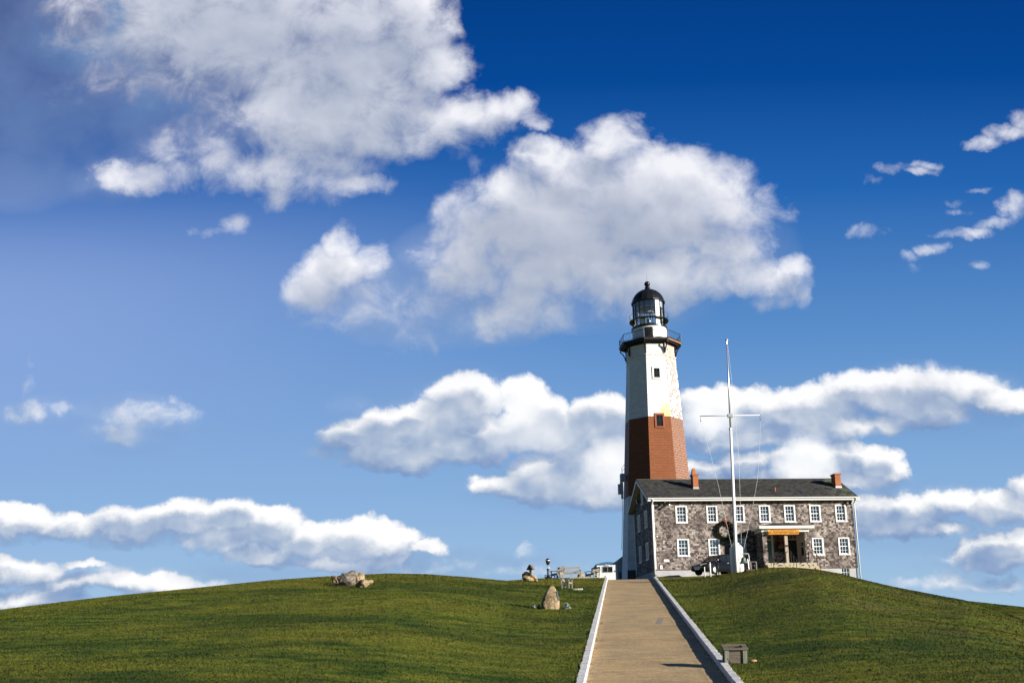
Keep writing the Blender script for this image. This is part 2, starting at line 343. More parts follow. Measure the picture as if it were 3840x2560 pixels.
def m_drive():
    m, T, b = newmat('tan_concrete')
    g = T.node('ShaderNodeNewGeometry').outputs['Position']; x, y, z = T.sep(g)
    n1 = T.noise(g, .7, 5, .6); n2 = T.noise(T.comb(T.math('MULTIPLY', x, .6), T.math('MULTIPLY', y, 2.4)), 1.2, 6, .7); n3 = T.noise(g, 38, 3, .7)
    c = T.ramp(n1, [(.3, (.32, .235, .13)), (.52, (.43, .31, .165)), (.72, (.53, .36, .16))])
    c = T.mix(.5, c, T.ramp(n2, [(.3, .72), (.7, 1.22)]), 'MULTIPLY')
    c = T.mix(.9, c, T.ramp(T.noise(g, 14, 4, .75), [(.3, .50), (.5, 1.0), (.7, 1.42)]), 'MULTIPLY')
    c = T.mix(.7, c, T.ramp(n3, [(.3, .66), (.7, 1.3)]), 'MULTIPLY')
    crk = T.math('ABSOLUTE', T.math('SUBTRACT', T.noise(g, .55, 5, .65), .5)); c = T.mix(T.maprange(crk, 0, .006, .55, 0), c, (.10, .08, .055))
    c = T.mix(T.maprange(T.noise(g, 1.1, 5, .7), .56, .70, 0, .5), c, (.20, .17, .13))
    # transverse joints every three metres and pale scraped bands
    yy = T.math('ADD', y, T.math('MULTIPLY', T.noise(g, .8, 3, .6), .25))
    jf = T.math('ABSOLUTE', T.math('SUBTRACT', T.math('FRACT', T.math('DIVIDE', yy, 2.75)), .5))
    j = T.maprange(jf, .0, .018, 1, 0, True)
    c = T.mix(T.math('MULTIPLY', j, T.maprange(T.noise(g, 1.6, 3, .6), .36, .56, .15, .95)), c, (.07, .055, .045))
    jb = T.maprange(jf, .0, .11, 1, 0, True)
    c = T.mix(T.math('MULTIPLY', jb, T.maprange(T.noise(g, .9, 3, .6), .4, .6, 0, .35)), c, (.46, .38, .28))
    T.put(b.inputs['Base Color'], c); b.inputs['Roughness'].default_value = .85; b.inputs['Specular IOR Level'].default_value = .2
    T.put(b.inputs['Normal'], bumpn(T, n3, .6, .01)); return m
def m_rock(name, cols, bs=1.):
    m, T, b = newmat(name)
    g = T.node('ShaderNodeTexCoord').outputs['Object']
    n = T.noise(g, 2.4*bs, 7, .68); n2 = T.noise(g, 9*bs, 6, .7)
    c = T.ramp(n, [(.32, cols[0]), (.5, cols[1]), (.66, cols[2])])
    c = T.mix(.8, c, T.ramp(n2, [(.3, .6), (.7, 1.35)]), 'MULTIPLY')
    T.put(b.inputs['Base Color'], c); b.inputs['Roughness'].default_value = .85; b.inputs['Specular IOR Level'].default_value = .2
    T.put(b.inputs['Normal'], bumpn(T, T.math('ADD', n, n2), .9, .06)); return m
def m_glass():
    m = bpy.data.materials.new('window_glass'); m.use_nodes = True; MATS['window_glass'] = m; T = NT(m.node_tree); m.node_tree.nodes.clear()
    out = T.node('ShaderNodeOutputMaterial'); tr = T.node('ShaderNodeBsdfTransparent'); gl = T.node('ShaderNodeBsdfGlossy')
    tr.inputs[0].default_value = (.93, .97, .98, 1); gl.inputs['Roughness'].default_value = .02; gl.inputs[0].default_value = (.9, .95, 1, 1)
    fr = T.node('ShaderNodeFresnel'); fr.inputs[0].default_value = 1.5
    mx = T.node('ShaderNodeMixShader'); T.put(mx.inputs[0], T.math('MULTIPLY_ADD', fr.outputs[0], 1.0, .07, clamp=True)); T.l.new(tr.outputs[0], mx.inputs[1]); T.l.new(gl.outputs[0], mx.inputs[2])
    T.l.new(mx.outputs[0], out.inputs[0]); return m
def m_wood(name, base, vert=False, amt=.35):
    m, T, b = newmat(name)
    o = T.node('ShaderNodeTexCoord').outputs['Object']
    st = T.vmath('MULTIPLY', o, (22, 22, 2.5) if vert else (2.5, 12, 26))
    n = T.noise(st, 1, 6, .65)
    c = T.ramp(n, [(.3, tuple(k*(1-amt) for k in base)), (.7, tuple(min(1, k*(1+amt)) for k in base))])
    T.put(b.inputs['Base Color'], c); b.inputs['Roughness'].default_value = .8; b.inputs['Specular IOR Level'].default_value = .2
    T.put(b.inputs['Normal'], bumpn(T, n, .5, .01)); return m
def m_brickred():
    m, T, b = newmat('red_chimney_brick')
    o = T.node('ShaderNodeTexCoord').outputs['Object']; x, y, z = T.sep(o)
    bt = brick(T, T.comb(T.math('ADD', x, y), z), (.34, .09, .025), (.48, .15, .04), (.20, .12, .08), .21, .075, .01)
    c = T.mix(.6, bt.outputs[0], T.ramp(T.noise(o, 5, 5, .6), [(.3, .75), (.7, 1.2)]), 'MULTIPLY')
    T.put(b.inputs['Base Color'], c); b.inputs['Roughness'].default_value = .85
    T.put(b.inputs['Normal'], bumpn(T, bt.outputs[1], -.5, .01)); return m
m_shingle(); m_roof(); m_grass('lawn_grass'); m_grass('grass_blades', True); m_drive(); m_glass(); m_brickred()
WHITE = (.80, .79, .77)
m_tower('tower_white_paint', (.80, .80, .79), 'white'); m_tower('tower_white_worn', (.80, .77, .72), 'whiteworn')
m_tower('tower_brown_paint', (.25, .078, .024), 'brown'); m_tower('tower_brown_worn', (.20, .088, .052), 'brownworn'); m_tower('tower_bare_stone', (.10, .09, .085), 'stone')
m_rock('tan_boulder', [(.09, .065, .04), (.27, .20, .115), (.42, .33, .21)]); m_rock('grey_boulder', [(.04, .036, .032), (.14, .12, .095), (.27, .24, .20)])
m_rock('rust_boulder', [(.15, .09, .05), (.36, .22, .12), (.48, .33, .20)]); m_rock('slab_stone', [(.2, .18, .13), (.36, .33, .25), (.5, .46, .36)])
m_wood('grey_teak', (.22, .21, .18)); m_wood('pale_teak', (.25, .235, .20)); m_wood('box_board', (.15, .125, .10)); m_wood('box_post', (.20, .215, .17), True); m_wood('porch_post_wood', (.40, .33, .26), True)
mat('white_paint', WHITE, .5, 0, 3, .05); mat('gutter_white', (.66, .66, .65), .4); mat('soffit_grey', (.42, .41, .40), .7, 0, 2, .12)
mat('foundation_paint', (.40, .40, .41), .8, 0, 1.2, .12, .6, 14); mat('black_iron', (.012, .013, .016), .42, .0, 0); mat('gallery_black', (.02, .017, .016), .5, 0, 3, .4)
mat('gallery_rust', (.30, .13, .06), .7, 0, 4, .4); mat('rail_blue_black', (.012, .022, .045), .4)
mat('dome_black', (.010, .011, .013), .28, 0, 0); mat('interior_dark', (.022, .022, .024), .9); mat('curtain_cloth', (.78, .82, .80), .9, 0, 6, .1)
mat('teal_door', (.05, .13, .13), .5); mat('doorway_shade', (.012, .012, .014), .5); mat('cream_wall', (.52, .48, .44), .7, 0, 2, .08); mat('bronze_plaque', (.025, .024, .022), .4)
mat('sign_orange', (.66, .27, .010), .5, 0, 4, .08); mat('sign_text', (.10, .035, .004), .6); mat('step_stone', (.40, .35, .25), .9, 0, 5, .2, .5, 30)
mat('bare_aluminium', (.62, .63, .66), .35, .7); mat('rope', (.66, .66, .64), .8); mat('bell_bronze', (.13, .17, .15), .5, .35, 8, .3)
mat('car_black', (.006, .006, .009), .1, 0, 0, spec=.4); mat('car_trim', (.45, .45, .42), .3, .2); mat('headlight', (.75, .78, .82), .12, .3); mat('tyre', (.012, .012, .012), .85)
mat('car_glass', (.012, .016, .016), .06, 0, 0, spec=.45); mat('sign_red', (.30, .02, .05), .5); mat('sign_white', (.82, .82, .80), .5); mat('sign_teal', (.06, .25, .32), .5)
mat('pine_needles', (.014, .040, .014), .7, 0, 20, .5); mat('red_ribbon', (.45, .015, .015), .5); mat('silver_leaf', (.30, .35, .33), .8, 0, 12, .25)
mat('shed_white', (.80, .80, .80), .45); mat('shed_blue_roof', (.035, .13, .26), .45); mat('annex_wall', (.42, .45, .50), .7, 0, 1, .06); mat('annex_door', (.10, .12, .17), .6)
mat('lamp_black', (.015, .015, .017), .45); mat('lamp_lens', (.6, .58, .48), .2); mat('soil', (.10, .055, .03), .95, 0, 6, .4, .8, 30); mat('patch_grey', (.24, .21, .17), .9, 0, 9, .2)
mat('lens_metal', (.6, .62, .62), .25, .5); 
def m_curb():
    m, T, b = newmat('curb_white')
    g = T.node('ShaderNodeNewGeometry').outputs['Position']; x, y, z = T.sep(g)
    c = T.ramp(T.noise(g, 3, 6, .65), [(.3, (.46, .45, .43)), (.6, (.66, .65, .64))])
    jf = T.math('ABSOLUTE', T.math('SUBTRACT', T.math('FRACT', T.math('DIVIDE', T.math('ADD', y, T.math('MULTIPLY', T.noise(g, 5, 2, .5), .05)), 3.1)), .5))
    c = T.mix(T.maprange(jf, 0, .008, .85, 0, True), c, (.06, .055, .045))
    c = T.mix(T.maprange(T.noise(g, 7, 5, .7), .62, .70, 0, .8), c, (.24, .22, .18))
    T.put(b.inputs['Base Color'], c); b.inputs['Roughness'].default_value = .75
    T.put(b.inputs['Normal'], bumpn(T, T.noise(g, 22, 5, .6), .8, .02)); return m
m_curb(); mat('sea_blue', (.02, .05, .09), .15)
mat('yellow_hose', (.7, .5, .08), .6); mat('pot_orange', (.42, .13, .03), .8, 0, 5, .2)

# ------------------------------------------------------------------ mesh helpers
class MB:
    def __init__(s): s.v = []; s.f = []; s.mi = []; s.uv = []; s.useuv = False; s.m = 0
    def add(s, vs_, fs, mi=None, uvs=None):
        o = len(s.v); s.v += [tuple(map(float, p)) for p in vs_]
        for k, f in enumerate(fs):
            s.f.append(tuple(i+o for i in f)); s.mi.append(s.m if mi is None else mi)
            if uvs: s.uv.append(uvs[k]); s.useuv = True
            else: s.uv.append(None)
        return s
    def box(s, a, b, mi=None):
        (x0, y0, z0), (x1, y1, z1) = a, b
        if x0 > x1: x0, x1 = x1, x0
        if y0 > y1: y0, y1 = y1, y0
        if z0 > z1: z0, z1 = z1, z0
        return s.add([(x0,y0,z0),(x1,y0,z0),(x1,y1,z0),(x0,y1,z0),(x0,y0,z1),(x1,y0,z1),(x1,y1,z1),(x0,y1,z1)],
                     [(0,3,2,1),(4,5,6,7),(0,1,5,4),(1,2,6,5),(2,3,7,6),(3,0,4,7)], mi)
    def prism(s, poly, h0, h1, axis='z', mi=None):      # extrude a 2-d polygon (counter-clockwise) along an axis
        n = len(poly)
        def P(a, b, c): return {'z': (a, b, c), 'y': (a, c, b), 'x': (c, a, b)}[axis]
        vs_ = [P(a, b, h0) for a, b in poly]+[P(a, b, h1) for a, b in poly]
        fs = [tuple(range(n-1, -1, -1)), tuple(range(n, 2*n))]+[(i, (i+1) % n, (i+1) % n+n, i+n) for i in range(n)]
        return s.add(vs_, fs, mi)
    def bar(s, p, q, w, d=None, up=(0, 0, 1), mi=None):
        p, q = Vector(p), Vector(q); t = (q-p).normalized(); u = Vector(up)
        if abs(t.dot(u)) > .98: u = Vector((0, 1, 0))
        a = t.cross(u).normalized(); b = a.cross(t).normalized(); d = d or w
        a *= w/2; b *= d/2
        vs_ = [p-a-b, p+a-b, p+a+b, p-a+b, q-a-b, q+a-b, q+a+b, q-a+b]
        return s.add(vs_, [(0,3,2,1),(4,5,6,7),(0,1,5,4),(1,2,6,5),(2,3,7,6),(3,0,4,7)], mi)
    def tube(s, pts, r, n=8, mi=None, cap=True):
        pts = [Vector(p) for p in pts]; rr = r if isinstance(r, (list, tuple)) else [r]*len(pts)
        vs_ = []; fs = []; prev = None
        for i, p in enumerate(pts):
            t = (pts[min(i+1, len(pts)-1)]-pts[max(i-1, 0)]).normalized()
            if prev is None:
                u = Vector((0, 0, 1)) if abs(t.z) < .9 else Vector((1, 0, 0)); a = t.cross(u).normalized()
            else: a = (prev-t*prev.dot(t)).normalized()
            prev = a; b = t.cross(a)
            vs_ += [p+(a*cos(2*pi*k/n)+b*sin(2*pi*k/n))*rr[i] for k in range(n)]
        for i in range(len(pts)-1):
            for k in range(n): fs.append((i*n+k, i*n+(k+1) % n, (i+1)*n+(k+1) % n, (i+1)*n+k))
        if cap: fs += [tuple(range(n-1, -1, -1)), tuple(range((len(pts)-1)*n, len(pts)*n))]
        return s.add(vs_, fs, mi)
    def lathe(s, prof, n=32, c=(0, 0, 0), a0=0, a1=2*pi, mi=None):
        full = abs(a1-a0-2*pi) < 1e-6; m = n if full else n+1; vs_ = []; fs = []
        for r, z in prof:
            for k in range(m):
                a = a0+(a1-a0)*k/n; vs_.append((c[0]+r*cos(a), c[1]+r*sin(a), c[2]+z))
        for i in range(len(prof)-1):
            for k in range(n):
                k2 = (k+1) % m; fs.append((i*m+k, i*m+k2, (i+1)*m+k2, (i+1)*m+k))
        return s.add(vs_, fs, mi)
    def build(s, name, mats, parent=None, shift=(0, 0, 0), smooth=False, bevel=0):
        me = bpy.data.meshes.new(name)
        sh = Vector(shift); me.from_pydata([tuple(Vector(p)+sh) for p in s.v], [], s.f)
        mats = mats if isinstance(mats, (list, tuple)) else [mats]
        for m in mats: me.materials.append(MATS[m])
        me.polygons.foreach_set('material_index', s.mi)
        if s.useuv:
            uvl = me.uv_layers.new(name='UVMap')
            for p, u in zip(me.polygons, s.uv):
                if u:
                    for li, c in zip(p.loop_indices, u): uvl.data[li].uv = c
        if smooth: me.polygons.foreach_set('use_smooth', [True]*len(s.f))
        me.update()
        o = bpy.data.objects.new(name, me); COL.objects.link(o)
        if parent: o.parent = parent
        if bevel:
            b = o.modifiers.new('bevel', 'BEVEL'); b.width = bevel; b.segments = 2; b.limit_method = 'ANGLE'
        return o
def thing(name, label, cat, loc=(0, 0, 0), rotz=0, group=None):
    o = bpy.data.objects.new(name, None); COL.objects.link(o); o.location = loc; o.rotation_euler = (0, 0, rotz)
    o.empty_display_size = .2; o['label'] = label; o['category'] = cat
    if group: o['group'] = group
    return o
def tag(o, label, cat, group=None):
    o['label'] = label; o['category'] = cat
    if group: o['group'] = group
    return o
def struct(o): o['kind'] = 'structure'; return o
def copy_tree(o, parent=None):
    c = o.copy(); COL.objects.link(c)
    if parent: c.parent = parent
    for ch in list(o.children): copy_tree(ch, c)
    return c

# ------------------------------------------------------------------ terrain
_cr = [(-500,2352,54),(0,2287,58),(408,2237,64),(714,2207,68),(1020,2176,72),(1200,2163,74),(1450,2150.5,76),(1600,2153,78),(1750,2164,80),(1900,2178,82),(2023,2169,84),
       (2211,2167.5,85),(2277,2168,84),(2365,2170,82),(2452,2171,81),(2500,2163,78),(2600,2142.5,74),(2666,2131,72),(2741,2124,70),(2865,2121,69),(2968,2128,69),(3061,2134.5,69),
       (3155,2152,70),(3225,2171,71),(3357,2202,71),(3536,2236,70),(3614,2250,68),(3840,2323,62),(4100,2400,56)]
_A, _RC, _ZC = [], [], []
for u, v, Y in _cr:
    p = PX(u, v, Y); _A.append(p[0]/p[1]); _RC.append(math.hypot(p[0], p[1])); _ZC.append(p[2])
_A, _RC, _ZC = map(np.array, (_A, _RC, _ZC))
_r2a = [PX(u, v, 100.) for u, v in ((3536, 2240), (3614, 2247), (3700, 2260), (3840, 2281), (4100, 2320))]
_R2A = np.array([p[0]/p[1] for p in _r2a]); _R2Z = np.array([p[2] for p in _r2a])
def sst(x, a, b):
    t = np.clip((x-a)/(b-a), 0, 1); return t*t*(3-2*t)
def drive_c(Y): return 3.547+.1015*(Y-26.7)
def drive_z(Y):
    Y = np.asarray(Y, float); a = -.885+.1120*(Y-26.7)
    z = .5*(a-1.6+np.sqrt((a+1.6)**2+.09))
    return .5*(z+5.37-np.sqrt((z-5.37)**2+.02))
def ground(X, Y):
    X = np.asarray(X, float); Y = np.asarray(Y, float)
    r = np.hypot(X, Y); a = np.where(Y > .3*np.abs(X)+1e-6, X/np.maximum(Y, 1e-3), np.sign(X)*3.3); ac = np.clip(a, _A[0], _A[-1])
    rc = np.interp(ac, _A, _RC); zc = np.interp(ac, _A, _ZC)
    r0 = .10*rc; m = zc/rc; s = np.clip((r-r0)/(rc-r0), 0, 1); L = rc-r0
    m0 = .035
    h = (2*s**3-3*s**2+1)*(-1.6)+(s**3-2*s**2+s)*m0*L+(-2*s**3+3*s**2)*zc+(s**3-s**2)*m*L
    d = np.maximum(r-rc, 0); z = h+m*4*(1-np.exp(-d/4))
    # small undulations, fading out at the crest so the skyline keeps its line
    und = .10*np.sin(X*.33+Y*.21)*np.sin(Y*.27-X*.11+1.3)+.05*np.sin(X*.9+1.1*np.sin(Y*.5))*np.sin(Y*.7+.8*np.sin(X*.6))
    z = z+und*sst(r, 12, 25)*(1-sst(s, .80, .97))
    # second ridge beyond the right-hand fold
    z2 = np.interp(ac, _R2A, _R2Z); w2 = sst(ac, _R2A[0]-.02, _R2A[1])
    k = sst(r, rc+4, 104.)
    z = np.where(d > 0, z*(1-w2*k)+z2*w2*k-w2*1.2*np.sin(np.pi*np.clip(d/38, 0, 1)), z)
    z = z-sst(r, 125, 200)*14-np.clip(r-200, 0, 500)*.02
    back = sst(Y/np.maximum(r, 1e-3), .55, -.1); z = z*(1-back)+(-1.6-.3*sst(r, 60, 160)*10)*back
    # driveway cut
    dc = np.abs(X-drive_c(Y))-2.03; zd = drive_z(Y)
    wide = np.where(X > drive_c(Y), 9., 6.)
    w = (1-sst(dc, .05, wide))*(1-sst(Y, 83, 90))*sst(Y, -8, 2)
    z = z*(1-w)+(zd+.14)*w
    cut = (1-sst(dc, -.16, -.05))*(1-sst(Y, 84.5, 86.5))*sst(Y, -16, -14)
    return z*(1-cut)+(zd-.12)*cut
def gz(x, y): return float(ground(np.array([x]), np.array([y]))[0])
def make_ground():
    th = np.concatenate([np.linspace(-180, -38, 72)[:-1], np.linspace(-38, -28, 40)[:-1], np.linspace(-28, 31, 560), np.linspace(31, 40, 36)[1:], np.linspace(40, 180, 71)[1:]])
    th = np.radians(th); rr = np.concatenate([[.5, 2, 4, 6, 8, 10, 12, 14, 16, 18, 20], np.linspace(20, 60, 190)[1:], np.linspace(60, 90, 110)[1:], np.linspace(90, 130, 40)[1:], [140, 150, 160, 175, 190, 210, 240, 280, 340, 450, 700, 1500, 4000]])
    TH, RR = np.meshgrid(th, rr); X = RR*np.sin(TH); Y = RR*np.cos(TH); Z = ground(X, Y)
    Z = np.maximum(Z, -25)
    nr, nt = TH.shape; v = np.stack([X.ravel(), Y.ravel(), Z.ravel()], 1)
    i = np.arange(nr-1)[:, None]*nt+np.arange(nt-1)[None]; f = np.stack([i, i+nt, i+nt+1, i+1], -1).reshape(-1, 4)[:, ::-1]
    me = bpy.data.meshes.new('ground'); me.vertices.add(len(v)); me.vertices.foreach_set('co', v.ravel())
    me.loops.add(f.size); me.loops.foreach_set('vertex_index', f.ravel()); me.polygons.add(len(f))
    me.polygons.foreach_set('loop_start', np.arange(0, f.size, 4)); me.polygons.foreach_set('use_smooth', [True]*len(f))
    me.update(calc_edges=True); me.validate(); me.materials.append(MATS['lawn_grass'])
    o = bpy.data.objects.new('ground', me); COL.objects.link(o); struct(o)
    return o
make_ground()
sea = MB().lathe([(300, 0), (15000, 0)], 64).build('sea', 'sea_blue'); sea.location = (0, 0, -24.2); struct(sea)
def strip(x0, x1, y0, y1, n, zoff, name, m):      # a sheet following the driveway
    mb = MB(); ys = np.linspace(y0, y1, n)
    vs_ = []
    for Y in ys:
        z = float(drive_z(Y)); c = drive_c(Y); vs_ += [(c+x0, Y, z+zoff), (c+x1, Y, z+zoff)]
    mb.add(vs_, [(2*i, 2*i+1, 2*i+3, 2*i+2) for i in range(n-1)]); return mb.build(name, m, smooth=True)
struct(strip(-1.84, 1.84, -14, 86, 160, 0, 'driveway', 'tan_concrete'))
# worn grey patch of cement on the driveway
mb = MB(); pts = [(2458, 2338), (2478, 2340), (2492, 2314), (2470, 2317)]
def on_drive(u, v):
    d = inv(u, v); Y = 50.
    for _ in range(60): Y = Y*.5+.5*(float(drive_z(Y))/(d[2]/d[1]) if abs(d[2]) > 1e-4 else Y)
    lo, hi = 20., 82.
    for _ in range(60):
        mid = (lo+hi)/2
        if float(drive_z(mid)) > d[2]/d[1]*mid: hi = mid
        else: lo = mid
    return d/d[1]*lo
pp = [on_drive(u, v) for u, v in pts]
mb.add([(p[0], p[1], float(drive_z(p[1]))+.005) for p in pp], [(0, 1, 2, 3)]); tag(mb.build('cement_patch', 'patch_grey'), 'small grey cement patch worn into the tan driveway', 'patch')
def curb(side, name, label):
    mb = MB(); ys = np.linspace(-6, 82.2, 300); prof = [(0, -.2), (0, .135), (.02, .165), (.205, .165), (.23, .13), (.23, -.2)]; n = len(prof); vs_ = []; fs = []
    for i, Y in enumerate(ys):
        c = drive_c(Y); z = float(drive_z(Y))
        w = .008*math.sin(Y*3.1+side)+.010*math.sin(Y*7.7)+.016*mnoise.noise(Vector((Y*2.3, side*9, 0)))
        for j, (px, pz) in enumerate(prof):
            hh = pz+(.022*mnoise.noise(Vector((Y*2.6, j*.2, side*4)))+.004*math.sin(Y*.8+side) if pz > 0 else 0)
            ww = px+(w if px > .1 else w*.25)
            x = c+side*(1.80+ww); vs_.append((x, Y, z+hh))
    for i in range(len(ys)-1):
        for j in range(n-1):
            q = (i*n+j, i*n+j+1, (i+1)*n+j+1, (i+1)*n+j); fs.append(q if side < 0 else q[::-1])
    fs.append(tuple((len(ys)-1)*n+j for j in range(n)))
    o = mb.add(vs_, fs).build(name, 'curb_white'); return tag(o, label, 'kerb', 'white kerbs along the driveway')
curb(-1, 'kerb', 'white painted kerb between driveway and the left lawn')
curb(1, 'kerb', 'white painted kerb between driveway and the mound with the flagpole')

def make_grass():
    N = 420000
    # denser where the picture shows it large
    Y = 14+70*rng.random(N)**1.2; a = rng.uniform(-.53, .57, N); X = a*Y
    N2 = 30000; a[:N2] = rng.uniform(.40, .58, N2); Y[:N2] = rng.uniform(88, 106, N2); X = a*Y
    dc = np.abs(X-drive_c(Y))-2.03
    ac = np.clip(a, _A[0], _A[-1]); rc = np.interp(ac, _A, _RC); r = np.hypot(X, Y)
    keep = (dc > -.05) & ((r < rc+2.5) | (np.arange(N) < N2)); X, Y = X[keep], Y[keep]; n = len(X)
    dk_ = (dc[keep] < .10); Z = ground(X, Y)+.13*(dc[keep] < 0); ht = rng.uniform(.018, .050, n)*(.7+.012*Y/1.2)*np.where(dk_, 1.6, 1)
    wd = rng.uniform(.009, .022, n)*(.6+Y/60.); an = rng.uniform(0, 2*pi, n)*1.0
    dx = np.cos(an*.5-.8)*wd; dy = np.sin(an*.5-.8)*wd; lx = rng.normal(0, .022, n); ly = rng.normal(0, .022, n)
    v = np.empty((n, 3, 3)); v[:, 0] = np.stack([X-dx, Y-dy, Z-.01], 1); v[:, 1] = np.stack([X+dx, Y+dy, Z-.01], 1); v[:, 2] = np.stack([X+lx, Y+ly, Z+ht], 1)
    me = bpy.data.meshes.new('grass'); me.vertices.add(n*3); me.vertices.foreach_set('co', v.ravel())
    me.loops.add(n*3); me.loops.foreach_set('vertex_index', np.arange(n*3)); me.polygons.add(n); me.polygons.foreach_set('loop_start', np.arange(0, n*3, 3))
    me.update(calc_edges=True); me.materials.append(MATS['grass_blades'])
    o = bpy.data.objects.new('grass', me); COL.objects.link(o); o['kind'] = 'stuff'; o['label'] = 'short green and straw coloured lawn grass'; o['category'] = 'grass'
make_grass()

def hit(u, v):                      # where a sight line first meets the ground
    d = inv(u, v); Ys = np.linspace(15, 110, 3000); k = Ys/d[1]
    g_ = ground(d[0]*k, Ys); below = np.nonzero(g_ >= d[2]*k)[0]
    Y = Ys[below[0]] if len(below) else 84.
    p = d/d[1]*Y; return Vector((p[0], p[1], gz(p[0], Y)))
def ppm(p): return CF/(p[1]*cos(CT)+p[2]*sin(CT))          # pixels per metre there

# ------------------------------------------------------------------ the shingled house
HB = 5.3; HS = (0, 0, -HB)
house = thing('shingled_house', 'two storey house clad in weathered grey brown shingles, white windows, dark roof', 'house', (11.5584, 85, HB), .0745)
HL, HW = 17.04, 8.146
def grid_wall(mb, holes, x0, x1, z0, z1, put):      # a flat wall with real openings
    xs = sorted({x0, x1, *[h[0] for h in holes], *[h[1] for h in holes]}); zs = sorted({z0, z1, *[h[2] for h in holes], *[h[3] for h in holes]})
    for i in range(len(xs)-1):
        for j in range(len(zs)-1):
            cx, cz = (xs[i]+xs[i+1])/2, (zs[j]+zs[j+1])/2
            if any(h[0] < cx < h[1] and h[2] < cz < h[3] for h in holes): continue
            mb.add([put(xs[i], zs[j]), put(xs[i+1], zs[j]), put(xs[i+1], zs[j+1]), put(xs[i], zs[j+1])], [(0, 1, 2, 3)])
UW = [(1.91, 2.90), (4.53, 5.45), (6.79, 7.75), (9.0, 9.95), (11.14, 12.09), (13.32, 14.28), (15.54, 16.50)]
LW = [(1.91, 2.92), (4.54, 5.50), (6.80, 7.72), (13.34, 14.31), (15.58, 16.54)]
FW = [(a, b, 9.99, 11.45) for a, b in UW]+[(a, b, 7.23, 8.70) for a, b in LW]
GW = [(2.27, 3.32, 9.95, 11.45), (5.35, 6.38, 9.95, 11.45), (2.27, 3.32, 7.2, 8.7), (5.35, 6.38, 7.2, 8.7), (3.68, 4.5, 12.1, 13.42)]
DOORS = [(9.0, 9.87), (11.2, 12.02)]
IN = .115
inn = lambda w: (w[0]+IN, w[1]-IN, w[2]+IN, w[3]-IN*.8)
RS = (14.36-12.05)/(HW/2+.503)
def roofz(y): return 12.05+RS*(min(y, HW-y)+.503)
w = MB()
grid_wall(w, [inn(k) for k in FW]+[(a, b, 6.45, 8.95) for a, b in DOORS], 0, HL, 6.245, 12.0, lambda x, z: (x, 0, z))
grid_wall(w, [inn(k) for k in GW[:4]], 0, HW, 6.245, 12.0, lambda y, z: (0, HW-y, z) if 0 else (0, y, z))
a_ = inn(GW[4])
w.add([(0, 0, 12.0), (0, a_[0], 12.0), (0, a_[0], roofz(a_[0])-.1), (0, 0, roofz(0)-.1)], [(0, 1, 2, 3)])
w.add([(0, a_[1], 12.0), (0, HW, 12.0), (0, HW, roofz(0)-.1), (0, a_[1], roofz(a_[1])-.1)], [(0, 1, 2, 3)])
w.add([(0, a_[0], 12.0), (0, a_[1], 12.0), (0, a_[1], a_[2]), (0, a_[0], a_[2])], [(0, 1, 2, 3)])
w.add([(0, a_[0], a_[3]), (0, a_[1], a_[3]), (0, a_[1], roofz(a_[1])-.1), (0, HW/2, roofz(HW/2)-.1), (0, a_[0], roofz(a_[0])-.1)], [(0, 1, 2, 3, 4)])
w.add([(HL, 0, 6.245), (HL, HW, 6.245), (HL, HW, 12), (HL, HW/2, roofz(HW/2)-.1), (HL, 0, 12)], [(0, 1, 2, 3, 4)])
w.add([(0, HW, 6.245), (0, HW, 12), (HL, HW, 12), (HL, HW, 6.245)], [(0, 1, 2, 3)])
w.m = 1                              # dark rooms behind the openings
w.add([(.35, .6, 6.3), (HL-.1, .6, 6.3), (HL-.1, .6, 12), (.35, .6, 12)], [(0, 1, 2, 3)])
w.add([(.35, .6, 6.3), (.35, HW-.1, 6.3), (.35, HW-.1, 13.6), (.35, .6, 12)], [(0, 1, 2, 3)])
w.build('wall', ['weathered_shingle', 'interior_dark'], house, HS)
